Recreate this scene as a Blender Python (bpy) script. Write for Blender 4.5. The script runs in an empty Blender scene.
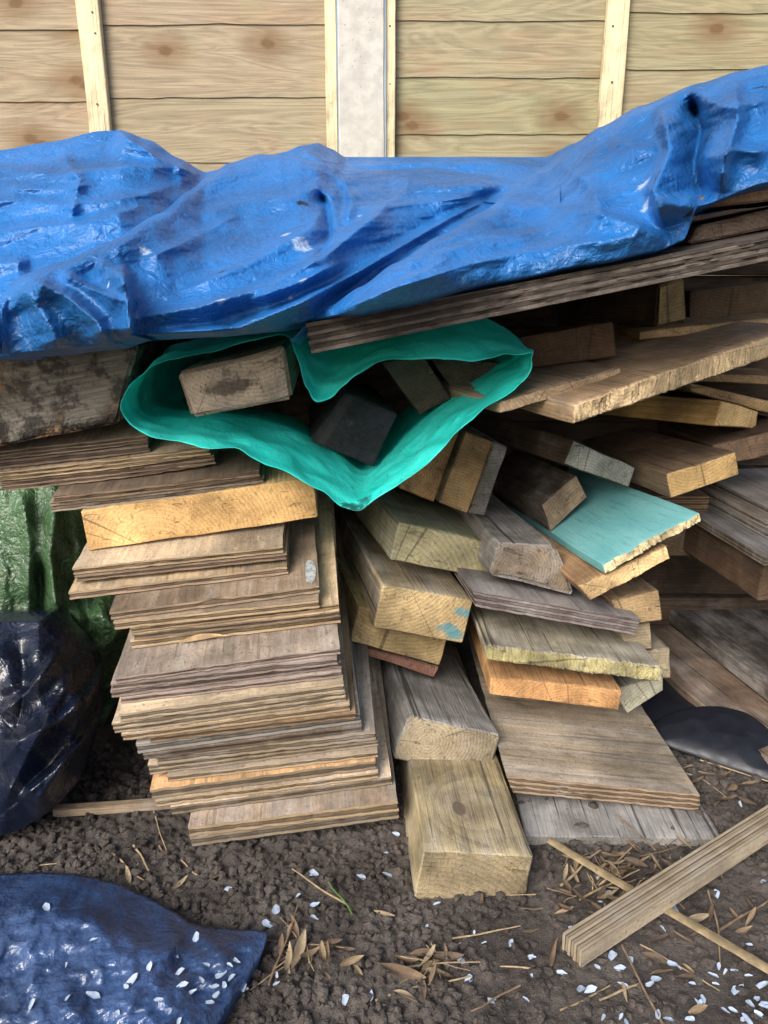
import bpy, math, random
from mathutils import Vector, Matrix, noise
random.seed(7)
S = bpy.context.scene
COL = S.collection
R = math.radians
# ------------------------------------------------------------------ camera model
F = 773.0; CX = 384.0; CY = 512.0; H = 0.9; P = R(17.9)
CAM = Vector((0, 0, H))
FWD = Vector((0, math.cos(P), -math.sin(P))); UP = Vector((0, math.sin(P), math.cos(P)))
def ray(px, py):
    return FWD + Vector((1, 0, 0)) * ((px - CX) / F) + UP * (-(py - CY) / F)
def at(px, py, Y):
    d = ray(px, py); return CAM + d * (Y / d.y)
def atz(px, py, z):
    d = ray(px, py); return CAM + d * ((z - H) / d.z)
def onplane(px, py, p, n):
    d = ray(px, py); return CAM + d * ((p - CAM).dot(n) / d.dot(n))
def heading(deg, pitch=0):
    a = R(deg); b = R(pitch)
    return Vector((math.sin(a) * math.cos(b), math.cos(a) * math.cos(b), math.sin(b)))
def lerp(a, b, t): return a + (b - a) * t
def interp(pts, x):
    if x <= pts[0][0]: return pts[0][1]
    for (x0, y0), (x1, y1) in zip(pts, pts[1:]):
        if x <= x1:
            t = (x - x0) / (x1 - x0); return lerp(y0, y1, t * t * (3 - 2 * t) * .5 + t * .5)
    return pts[-1][1]
def nz(v, f, o=0.0): return noise.noise(Vector((v[0] * f + o, v[1] * f + o * 1.7, v[2] * f - o)))
# ------------------------------------------------------------------ tagging
def tag(o, label=None, cat=None, group=None, kind=None):
    if label: o['label'] = label
    if cat: o['category'] = cat
    if group: o['group'] = group
    if kind: o['kind'] = kind
    return o
def link(name, verts, faces, mats, fm=None, parent=None, smooth=40):
    me = bpy.data.meshes.new(name)
    me.from_pydata([tuple(v) for v in verts], [], faces)
    for m in mats: me.materials.append(m)
    if fm: me.polygons.foreach_set('material_index', fm)
    if smooth:
        me.polygons.foreach_set('use_smooth', [True] * len(me.polygons))
        me.set_sharp_from_angle(angle=R(smooth))
    me.update()
    o = bpy.data.objects.new(name, me); COL.objects.link(o)
    if parent: o.parent = parent
    return o
# ------------------------------------------------------------------ node helper
class NT:
    def __init__(self, name):
        self.m = bpy.data.materials.new(name); self.m.use_nodes = True
        self.t = self.m.node_tree; self.n = self.t.nodes
        self.b = self.n['Principled BSDF']; self.out = self.n['Material Output']
    def add(self, typ, **kw):
        n = self.n.new(typ)
        for k, v in kw.items(): setattr(n, k, v)
        return n
    def set(self, sock, v):
        if hasattr(v, 'is_output') or isinstance(v, bpy.types.NodeSocket): self.t.links.new(v, sock)
        elif isinstance(v, (tuple, list)) and len(v) == 3 and sock.type == 'RGBA': sock.default_value = (*v, 1)
        else: sock.default_value = v
    def math(self, op, a, b=0.0, c=None, clamp=False):
        n = self.add('ShaderNodeMath', operation=op, use_clamp=clamp)
        self.set(n.inputs[0], a); self.set(n.inputs[1], b)
        if c is not None: self.set(n.inputs[2], c)
        return n.outputs[0]
    def vmath(self, op, a, b=(0, 0, 0)):
        n = self.add('ShaderNodeVectorMath', operation=op)
        self.set(n.inputs[0], a); self.set(n.inputs[1], b)
        return n.outputs['Value'] if op in ('LENGTH', 'DISTANCE', 'DOT_PRODUCT') else n.outputs[0]
    def coord(self): return self.add('ShaderNodeTexCoord').outputs['Object']
    def mapping(self, v, loc=(0, 0, 0), scale=(1, 1, 1), rot=(0, 0, 0)):
        n = self.add('ShaderNodeMapping'); self.set(n.inputs['Vector'], v)
        n.inputs['Location'].default_value = loc; n.inputs['Scale'].default_value = scale; n.inputs['Rotation'].default_value = rot
        return n.outputs[0]
    def noise(self, v, scale, detail=4, rough=.55, dist=0.0):
        n = self.add('ShaderNodeTexNoise'); self.set(n.inputs['Vector'], v)
        n.inputs['Scale'].default_value = scale; n.inputs['Detail'].default_value = detail
        n.inputs['Roughness'].default_value = rough; n.inputs['Distortion'].default_value = dist
        return n.outputs['Fac']
    def voronoi(self, v, scale, feature='F1', rnd=1.0):
        n = self.add('ShaderNodeTexVoronoi', feature=feature); self.set(n.inputs['Vector'], v)
        n.inputs['Scale'].default_value = scale; n.inputs['Randomness'].default_value = rnd
        return n
    def ramp(self, f, lo, hi, a=0.0, b=1.0):
        n = self.add('ShaderNodeMapRange'); self.set(n.inputs[0], f)
        n.inputs[1].default_value = lo; n.inputs[2].default_value = hi; n.inputs[3].default_value = a; n.inputs[4].default_value = b
        n.interpolation_type = 'SMOOTHSTEP'
        return n.outputs[0]
    def mix(self, f, a, b, mode='MIX'):
        n = self.add('ShaderNodeMix', data_type='RGBA', blend_type=mode)
        self.set(n.inputs[0], f); self.set(n.inputs[6], a); self.set(n.inputs[7], b)
        return n.outputs[2]
    def bump(self, h, strength=.5, dist=.002, prev=None):
        n = self.add('ShaderNodeBump'); self.set(n.inputs['Height'], h)
        n.inputs['Strength'].default_value = strength; n.inputs['Distance'].default_value = dist
        if prev is not None: self.set(n.inputs['Normal'], prev)
        return n.outputs[0]
    def done(self, color, rough=.8, spec=.3, normal=None):
        self.set(self.b.inputs['Base Color'], color); self.set(self.b.inputs['Roughness'], rough)
        self.b.inputs['Specular IOR Level'].default_value = spec
        if normal is not None: self.set(self.b.inputs['Normal'], normal)
        return self.m
def mul(c, k): return tuple(min(1, x * k) for x in c)
GREY = (0.32, 0.30, 0.28); DIRT = (0.045, 0.036, 0.03)
_cache = {}
def wood(color, weather=.4, stain=.25, end=False, seed=0, freq=170, pith=(.03, -.02), paint=None, knot=None, contrast=1.0):
    """solid timber: growth rings as a real 3-D figure, so faces and ends agree"""
    t = NT('timber_end' if end else 'timber_face'); rnd = random.Random(seed)
    o = (rnd.uniform(-9, 9), rnd.uniform(-9, 9), rnd.uniform(-9, 9))
    c = t.coord()
    warp = t.noise(t.mapping(c, o, (9, 2.2, 9)), 1.0, 3)
    p = t.vmath('SUBTRACT', c, (pith[0], 0, pith[1]))
    p = t.mapping(p, (0, 0, 0), (1, .04, 1), (R(rnd.uniform(-3, 3)), 0, R(rnd.uniform(-3, 3))))
    r = t.vmath('LENGTH', p)
    if knot:
        kd = t.vmath('LENGTH', t.vmath('MULTIPLY', t.vmath('SUBTRACT', c, (knot[0], knot[1], 0)), (1, .62, 0)))
        kf = t.ramp(kd, .0, .075, 1, 0)
        r = t.math('ADD', r, t.math('MULTIPLY', kf, .03))
    r = t.math('ADD', r, t.math('MULTIPLY', warp, .02))
    r = t.math('ADD', r, t.math('MULTIPLY', t.noise(c, 35, 3, .6), .004))
    ph = t.math('FRACT', t.math('MULTIPLY', r, freq))
    ring = t.math('POWER', ph, 2.2)
    fine = t.noise(t.mapping(c, o, (1, 1, 1) if end else (1, .045, 1)), 420 if end else 330, 3, .6)
    fib = t.noise(t.mapping(c, o, (1, .03, 1) if not end else (1, 1, 1)), 70, 4, .65)
    blot = t.noise(t.mapping(c, o), 9, 5, .6, .4)
    k = t.math('ADD', t.math('MULTIPLY', ring, (-.26 if end else -.2) * contrast), t.math('MULTIPLY_ADD', fine, 1.0, .48))
    k = t.math('ADD', k, t.math('MULTIPLY_ADD', fib, .55, -.24))
    k = t.math('MULTIPLY', k, t.ramp(blot, .28, .72, .5, 1.4))
    kc = t.add('ShaderNodeCombineColor')
    for i in range(3): t.set(kc.inputs[i], k)
    gk = t.noise(t.mapping(c, (o[1], o[2], o[0]), (1, .4, 1)), 16, 5, .65)
    if end: color = mul(color, 1.22)
    base = t.mix(t.ramp(gk, .62 - .55 * weather, .82 - .35 * weather, 0, .25 + .65 * weather), color, GREY)
    col = t.mix(1.0, base, kc.outputs[0], 'MULTIPLY')
    sk = t.noise(t.mapping(c, (o[2], o[0], o[1])), 13, 6, .7, .6)
    col = t.mix(t.ramp(sk, .72 - .4 * stain, .86 - .22 * stain, 0, .3 + .55 * stain), col, DIRT)
    ck = t.noise(t.mapping(c, (o[0], o[2], o[1]), (1, .018, 1) if not end else (.4, 1, 1.4)), 85 if not end else 55, 3, .55)
    crack = t.ramp(ck, .655 - .05 * weather, .70 - .05 * weather)
    col = t.mix(t.math('MULTIPLY', crack, .25 + .6 * weather), col, mul(DIRT, .7))
    ck2 = t.noise(t.mapping(c, (o[1], o[2], o[0]), (1, .012, 1) if not end else (1, 1, .5)), 190 if not end else 150, 2, .5)
    col = t.mix(t.ramp(ck2, .62, .68, 0, .3 + .3 * weather), col, mul(DIRT, .9))
    spk = t.noise(c, 210, 4, .75)
    col = t.mix(t.ramp(spk, .60, .70, 0, .25 + .45 * stain), col, mul(DIRT, 1.3))
    pal = t.noise(t.mapping(c, (o[2], o[1], o[0]), (1, .25, 1)), 38, 5, .7)
    col = t.mix(t.ramp(pal, .56, .74, 0, .38), col, mul(color, 1.7))
    if knot:
        col = t.mix(t.ramp(kd, .009, .013, .75, 0), col, (.10, .075, .06))
        ringk = t.math('FRACT', t.math('MULTIPLY', kd, 260))
        col = t.mix(t.math('MULTIPLY', t.ramp(kd, .012, .05, .35, 0), ringk), col, (.16, .10, .06))
    if paint:
        for (x, z, rx, rz, pc) in paint:
            d = t.vmath('LENGTH', t.vmath('MULTIPLY', t.vmath('SUBTRACT', c, (x, 0, z)), (1 / rx, 0, 1 / rz)))
            d = t.math('ADD', d, t.math('MULTIPLY_ADD', t.noise(c, 48, 6, .7), 2.4, -1.2))
            col = t.mix(t.ramp(d, .55, 1.0, .75, 0), col, pc)
    if end:   # drying checks running out from the pith
        sp = t.add('ShaderNodeSeparateXYZ'); t.set(sp.inputs[0], t.vmath('SUBTRACT', c, (pith[0], 0, pith[1])))
        a = t.math('ARCTAN2', sp.outputs[2], sp.outputs[0])
        cr = t.add('ShaderNodeTexNoise', noise_dimensions='1D'); t.set(cr.inputs['W'], t.math('MULTIPLY_ADD', a, 9.0, o[0])); cr.inputs['Scale'].default_value = 1.0
        t.set(cr.inputs['Detail'], 5.0)
        col = t.mix(t.ramp(cr.outputs['Fac'], .70, .73, 0, .55), col, DIRT)
    hgt = t.math('ADD', t.math('MULTIPLY', fine, .8), t.math('ADD', t.math('MULTIPLY', ring, -.35), t.math('MULTIPLY', fib, 1.1)))
    hgt = t.math('ADD', hgt, t.math('ADD', t.math('MULTIPLY', crack, -1.2), t.math('MULTIPLY', spk, .7)))
    return t.done(col, t.ramp(fib, .2, .8, .9, .7), .22, t.bump(hgt, .85, .0022))
def plyface(color, weather=.5, stain=.3, seed=0, across=True):
    t = NT('plywood_face'); rnd = random.Random(seed); o = (rnd.uniform(-9, 9), rnd.uniform(-9, 9), rnd.uniform(-9, 9))
    c = t.coord(); sc = (1, .05, 1) if across else (.05, 1, 1)
    g = t.noise(t.mapping(c, o, sc), 120, 5, .65, .3)
    g2 = t.noise(t.mapping(c, o, (sc[0], sc[1] * 1.5, 1)), 22, 4, .6, 1.2)
    b = t.noise(t.mapping(c, o), 7, 5, .6)
    sp = t.noise(c, 160, 3, .7)
    k = t.math('ADD', t.math('MULTIPLY_ADD', g, 1.15, .25), t.math('MULTIPLY_ADD', g2, .6, -.1))
    k = t.math('ADD', k, t.math('MULTIPLY_ADD', t.noise(t.mapping(c, o, (1, .3, 1)), 380, 3, .75), .7, -.35))
    k = t.math('MULTIPLY', k, t.ramp(b, .28, .72, .52, 1.4))
    kc = t.add('ShaderNodeCombineColor')
    for i in range(3): t.set(kc.inputs[i], k)
    gk = t.noise(t.mapping(c, (o[1], o[2], o[0]), sc), 30, 5, .65)
    base = t.mix(t.ramp(gk, .6 - .5 * weather, .85 - .3 * weather, 0, .2 + .7 * weather), color, GREY)
    col = t.mix(1.0, base, kc.outputs[0], 'MULTIPLY')
    sk = t.noise(t.mapping(c, (o[2], o[0], o[1])), 14, 7, .72, .5)
    col = t.mix(t.ramp(sk, .72 - .4 * stain, .84 - .2 * stain, 0, .3 + .5 * stain), col, DIRT)
    col = t.mix(t.ramp(sp, .58, .68, 0, .55), col, mul(DIRT, 1.5))
    pal = t.noise(t.mapping(c, (o[2], o[1], o[0]), (1, .3, 1) if across else (.3, 1, 1)), 45, 5, .72)
    col = t.mix(t.ramp(pal, .55, .72, 0, .45), col, mul(color, 1.75))
    ck = t.noise(t.mapping(c, o, sc), 75, 3, .5)
    col = t.mix(t.ramp(ck, .65, .665, 0, .4), col, mul(DIRT, 1.2))
    return t.done(col, .82, .25, t.bump(t.math('ADD', g, t.math('MULTIPLY', sp, .9)), .8, .002))
def plyedge(color, weather=.5, t_=0.012, layers=5, seed=0, dark=1.0, stain=.3):
    t = NT('plywood_edge'); rnd = random.Random(seed); o = (rnd.uniform(-9, 9), rnd.uniform(-9, 9), rnd.uniform(-9, 9))
    c = t.coord()
    sp = t.add('ShaderNodeSeparateXYZ'); t.set(sp.inputs[0], c)
    wz = t.math('ADD', sp.outputs[2], t.math('MULTIPLY_ADD', t.noise(t.mapping(c, o, (1, 1, .1)), 25, 3),   .0004, -.0002))
    lay = t.math('MULTIPLY', wz, layers / t_)
    odd = t.math('GREATER_THAN', t.math('MODULO', t.math('ADD', lay, 20.0), 2.0), 1.0)
    fr = t.math('FRACT', t.math('ADD', lay, 20.0))
    gap = t.math('MINIMUM', fr, t.math('SUBTRACT', 1.0, fr))
    a = t.noise(t.mapping(c, o, (.035, .035, 1)), 520, 4, .7)
    e = t.noise(c, 900, 2, .7)
    bl = t.noise(t.mapping(c, o, (1, 1, .3)), 18, 5, .65)
    col = t.mix(odd, mul(color, 1.25), mul(color, .55 * dark))
    col = t.mix(t.ramp(bl, .7 - .6 * weather, .9 - .4 * weather, 0, .2 + .6 * weather), col, mul(GREY, .85))
    k = t.math('ADD', t.math('MULTIPLY_ADD', a, 1.3, .05), t.math('MULTIPLY_ADD', e, .7, -.05))
    k = t.math('MULTIPLY', k, t.ramp(bl, .25, .75, .72, 1.2))
    kc = t.add('ShaderNodeCombineColor')
    for i in range(3): t.set(kc.inputs[i], k)
    col = t.mix(1.0, col, kc.outputs[0], 'MULTIPLY')
    col = t.mix(t.ramp(gap, .05, .16, .85, 0), col, DIRT)
    sk = t.noise(t.mapping(c, o, (.5, .5, 1)), 40, 5, .7)
    col = t.mix(t.ramp(sk, .75 - .35 * stain, .85 - .2 * stain, 0, .75), col, DIRT)
    return t.done(col, .88, .2, t.bump(t.math('ADD', a, t.math('MULTIPLY', e, .8)), .9, .0025))
# ------------------------------------------------------------------ board builder
def levels(n): return [i / n for i in range(n + 1)]
def board(name, label, cat, O, w, l, n, corners, L, fm, em, group=None, seed=0, ply=0, t=None, rough=0.0, wear=.003,
          res=.012, bow=0.0, sag=0.0, poly=None, amp=.0018, skew=0.0, chip=.003):
    """O origin (front bottom left); w,l,n unit axes; corners: BL,BR,TR,TL in local x,z on the front face; L length along l"""
    (x0, z0), (x1, z1), (x2, z2), (x3, z3) = corners
    W = max(math.hypot(x1 - x0, z1 - z0), math.hypot(x2 - x3, z2 - z3)); Hh = math.hypot(x3 - x0, z3 - z0)
    nx = max(4, min(140, int(W / res))); ny = max(6, int(L / .03))
    b = min(.12, wear * 1.6 / max(W, .01)); us = levels(nx)
    us = sorted(set([0, b * .6, 1 - b * .6, 1] + us[1:-1]))
    vs = [0, .004 / L, .02 / L] + [lerp(.04 / L, 1, q / (ny)) for q in range(ny + 1)]
    if ply:
        ks = []
        for q in range(ply): ks += [q / ply + .0001, (q + 1) / ply - .02]
        ks[0] = 0; ks[-1] = 1
    else:
        bz = min(.2, wear * 1.6 / max(Hh, .01)); nzl = max(3, min(16, int(Hh / .012)))
        ks = sorted(set([0, bz * .6, 1 - bz * .6, 1] + levels(nzl)[1:-1]))
    so = seed * 3.17 + 1.3
    nu, nv, nk = len(us), len(vs), len(ks)
    idx = {}; V = []
    def pos(i, j, k):
        u, v, q = us[i], vs[j], ks[k]
        x = lerp(lerp(x0, x1, u), lerp(x3, x2, u), q); z = lerp(lerp(z0, z1, u), lerp(z3, z2, u), q); y = v * L
        y += skew * (u - .5) * W
        ex = (i == 0) - (i == nu - 1); ey = (j == 0) - (j == nv - 1); ez = (k == 0) - (k == nk - 1)
        if ply:
            lay = k // 2
            if ez >= 0 or True:
                rec = (.0013 if lay % 2 else 0) + .8 * chip * max(0, noise.noise(Vector((x * 55 + so, lay * 5.3, so))) + .1)
                if lay == ply - 1: rec += chip * 3.0 * max(0, noise.noise(Vector((x * 13 + so * 2, so, 7))) - .3)
                rec += .0008 * noise.noise(Vector((x * 160, lay * 3.1 + so, 2)))
                rs = (.0013 if lay % 2 else 0) + .45 * chip * max(0, noise.noise(Vector((y * 24 + so, lay * 5.3, so + 9))) + .1)
                if j == 0: y += max(0, rec)
                if ex: x += ex * max(0, rs)
        else:
            wr = wear * (.55 + .9 * noise.noise(Vector((x * 22 + so, y * 14, z * 22))) + .35)
            if abs(ex) + abs(ey) + abs(ez) >= 2:
                x += ex * wr * .6; z += ez * wr * .6
                if ey > 0: y += wr * .6
        if rough and j <= 1 and not ply:
            y += rough * (abs(noise.noise(Vector((x * 190, z * 90 + so, so)))) * 1.3 + .7 * noise.noise(Vector((x * 45, z * 60, so))))
        if ply: amp_ = amp * .2
        else: amp_ = amp
        d = Vector((x * 14 + so, y * 6, z * 14))
        x += amp_ * noise.noise(d); z += amp_ * noise.noise(d + Vector((9, 4, 1)))
        if j == 0: y += amp_ * noise.noise(d + Vector((3, 8, 2)))
        if bow: z += bow * ((u - .35) ** 2) * W * 4
        if sag: z += sag * (y / L) ** 2
        return O + w * x + l * y + n * z
    M = Matrix((w, l, n)).transposed().to_4x4(); M.translation = O
    Mi = M.inverted()
    def vid(i, j, k):
        key = (i, j, k)
        if key not in idx:
            idx[key] = len(V); V.append(Mi @ pos(i, j, k))
        return idx[key]
    Fs = []; fmats = []
    side = 1 if ply else 0
    for i in range(nu - 1):
        for j in range(nv - 1):
            Fs.append((vid(i, j, 0), vid(i, j + 1, 0), vid(i + 1, j + 1, 0), vid(i + 1, j, 0))); fmats.append(0)
            Fs.append((vid(i, j, nk - 1), vid(i + 1, j, nk - 1), vid(i + 1, j + 1, nk - 1), vid(i, j + 1, nk - 1))); fmats.append(0)
        for k in range(nk - 1):
            Fs.append((vid(i, 0, k), vid(i + 1, 0, k), vid(i + 1, 0, k + 1), vid(i, 0, k + 1))); fmats.append(1)
            Fs.append((vid(i, nv - 1, k), vid(i, nv - 1, k + 1), vid(i + 1, nv - 1, k + 1), vid(i + 1, nv - 1, k))); fmats.append(1)
    for j in range(nv - 1):
        for k in range(nk - 1):
            Fs.append((vid(0, j, k), vid(0, j, k + 1), vid(0, j + 1, k + 1), vid(0, j + 1, k))); fmats.append(side)
            Fs.append((vid(nu - 1, j, k), vid(nu - 1, j + 1, k), vid(nu - 1, j + 1, k + 1), vid(nu - 1, j, k + 1))); fmats.append(side)
    o = link(name, V, Fs, [fm, em], fmats, smooth=35)
    o.matrix_world = M
    return tag(o, label, cat, group)
def face4(name, label, cat, TL, TR, BR, BL, Y, vp, L, fcol, ecol=None, weather=.4, stain=.25, group=None, seed=0, ply=0,
          rest=None, pith=None, paint=None, knot=None, freq=170, estain=None, eweather=None, mats=None, **kw):
    l = ray(*vp).normalized()
    if rest: A = onplane(*BL, rest[0], rest[1])
    else: A = at(*BL, Y)
    pts = [A] + [onplane(*q, A, l) for q in (BR, TR, TL)]
    w = pts[1] - A; w -= l * w.dot(l); w.normalize(); n = w.cross(l).normalized()
    cs = [((q - A).dot(w), (q - A).dot(n)) for q in pts]
    Hh = cs[3][1]; W = cs[1][0]
    ecol = ecol or mul(fcol, 1.1)
    rnd = random.Random(seed * 5 + 1)
    if mats: fm, em = mats
    elif ply:
        fm = plyface(fcol, weather, stain, seed, rnd.random() < .6); em = plyedge(ecol, eweather if eweather is not None else weather, Hh, ply, seed, stain=stain if estain is None else estain)
    else:
        pt = pith or (W * rnd.uniform(.2, .8), rnd.choice([-1, 1.6]) * Hh * rnd.uniform(.8, 2.4))
        if isinstance(paint, list): paint = [(p[0] * W, p[1] * Hh, p[2] * W, p[3] * Hh, p[4]) for p in paint]
        kn = (knot[0] * W, knot[1]) if knot else None
        fm = wood(fcol, weather, stain, False, seed, freq, pt, None, kn)
        em = wood(ecol, weather * .5 if eweather is None else eweather, stain * .6 if estain is None else estain, True, seed, freq, pt, paint)
    o = board(name, label, cat, A, w, l, n, cs, L, fm, em, group, seed, ply, **kw)
    return o, (A + n * Hh, n)
exec_report = []
def wbox(name, label, cat, O, hd, W, L, T, fcol, ecol, pitch=0, roll=0, group=None, ply=0, seed=0, weather=.3, stain=.3, **kw):
    l = heading(hd, pitch); w_ = Vector((l.y, -l.x, 0)).normalized(); w_ = (w_ * math.cos(R(roll)) + Vector((0, 0, 1)) * math.sin(R(roll))); w_ -= l * w_.dot(l); w_.normalize(); n = w_.cross(l)
    fm, em = (plyface(fcol, weather, stain, seed), plyedge(ecol, weather, T, ply, seed)) if ply else (wood(fcol, weather, stain, False, seed, 150, (W * .4, -T)), wood(ecol, weather * .6, stain * .6, True, seed, 150, (W * .4, -T)))
    return board(name, label, cat, Vector(O), w_, l, n, ((0, 0), (W, 0), (W, T), (0, T)), L, fm, em, group, seed, ply, **kw)
# ================================================================== GROUND
def hgt(x, y):
    """height of the trodden soil"""
    z = .012 * noise.noise(Vector((x * 3, y * 3, 1.3)))
    z += -.03 + .03 * min(1, max(0, (y - .55) / .25)) if False else 0
    return z
def clod(x, y):
    k = .5 + .5 * noise.noise(Vector((x * 3.1 + 4, y * 3.1, 2)))
    rgt = min(1, max(0, (x - .05) / .25)) * min(1, max(0, (1.02 - y) / .2))       # trodden flat towards the lower right
    a = (1 - .75 * rgt) * (.45 + .75 * k)
    d = noise.voronoi(Vector((x * 62 + .3 * noise.noise(Vector((x * 90, y * 90, 0))), y * 62, 3.0)))[0]
    d2 = noise.voronoi(Vector((x * 125, y * 125, 8.0)))[0]
    z = a * (.02 * (math.sqrt(max(0, d[1] - d[0])) - .35) + .006 * (d2[1] - d2[0]))
    z += .004 * noise.noise(Vector((x * 28, y * 28, 5))) + .0022 * noise.noise(Vector((x * 120, y * 120, 6)))
    return z
def ground():
    xs = [-60, -25, -10, -4, -2, -1.3] ; q = -1.0
    while q < 1.02: xs.append(q); q += .0048
    xs += [1.3, 2, 4, 10, 25, 60]
    ys = [-60, -20, -6, -2, -.6, .1, .4]; q = .56
    while q < 1.3: ys.append(q); q += .0048
    while q < 2.2: ys.append(q); q += .03
    ys += [2.6, 3.5, 6, 15, 60]
    V = []
    for y in ys:
        for x in xs:
            z = hgt(x, y) if abs(x) < 2 and -.5 < y < 3 else 0
            if -1.0 <= x <= 1.02 and .55 < y < 1.32: z += clod(x, y)
            V.append((x, y, z))
    nx = len(xs)
    Fs = [(j * nx + i, j * nx + i + 1, (j + 1) * nx + i + 1, (j + 1) * nx + i) for j in range(len(ys) - 1) for i in range(nx - 1)]
    t = NT('soil'); c = t.coord()
    a = t.noise(c, 9, 5, .6); b = t.noise(c, 75, 5, .65); d = t.noise(c, 420, 3, .7)
    col = t.mix(t.ramp(a, .3, .7), (.055, .046, .041), (.125, .107, .095))
    col = t.mix(t.ramp(b, .5, .75, 0, .6), col, (.15, .118, .095))
    col = t.mix(t.ramp(b, .45, .25, 0, .7), col, (.032, .025, .021))
    col = t.mix(t.ramp(d, .55, .72, 0, .55), col, (.21, .18, .155))
    col = t.mix(t.ramp(d, .45, .3, 0, .55), col, (.02, .016, .014))
    m = t.done(col, .86, .3, t.bump(t.math('ADD', b, t.math('MULTIPLY', d, .8)), .9, .006))
    o = link('ground', V, Fs, [m], smooth=75); o['kind'] = 'structure'
    return m
SOIL = ground()
def gz(x, y): return hgt(x, y) + (clod(x, y) if .55 < y < 1.32 else 0)
def clods():
    rnd = random.Random(3); V = []; Fs = []
    import bmesh
    bm = bmesh.new(); bmesh.ops.create_icosphere(bm, subdivisions=1, radius=1)
    sv = [v.co.copy() for v in bm.verts]; sf = [[v.index for v in f.verts] for f in bm.faces]; bm.free()
    cnt = 0
    while cnt < 13000:
        x = rnd.uniform(-.95, .95); y = rnd.uniform(.58, 1.3)
        left = x < .12 or y > .98
        if rnd.random() > (1.0 if left else .33): continue
        if noise.noise(Vector((x * 5, y * 5, 4))) < -.25 + rnd.uniform(-.3, .3): continue
        r = .0018 + .0075 * rnd.random() ** 3.0
        z = gz(x, y) + r * .25; o = len(V); s = rnd.uniform(0, 99)
        sx, sy, sz = rnd.uniform(.8, 1.3), rnd.uniform(.8, 1.3), rnd.uniform(.6, .95)
        for q in sv:
            k = r * (1 + .6 * noise.noise(q * 1.6 + Vector((s, s, s))) + .18 * noise.noise(q * 4 + Vector((s, 2, s))))
            V.append((x + q.x * k * sx, y + q.y * k * sy, z + q.z * k * sz))
        Fs += [[i + o for i in f] for f in sf]; cnt += 1
    o = link('soil_clods', V, Fs, [SOIL], smooth=0)
    tag(o, 'dark crumbly clods of soil scattered over the bare ground in front of the woodpile', 'soil', None, 'stuff')
clods()
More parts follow.
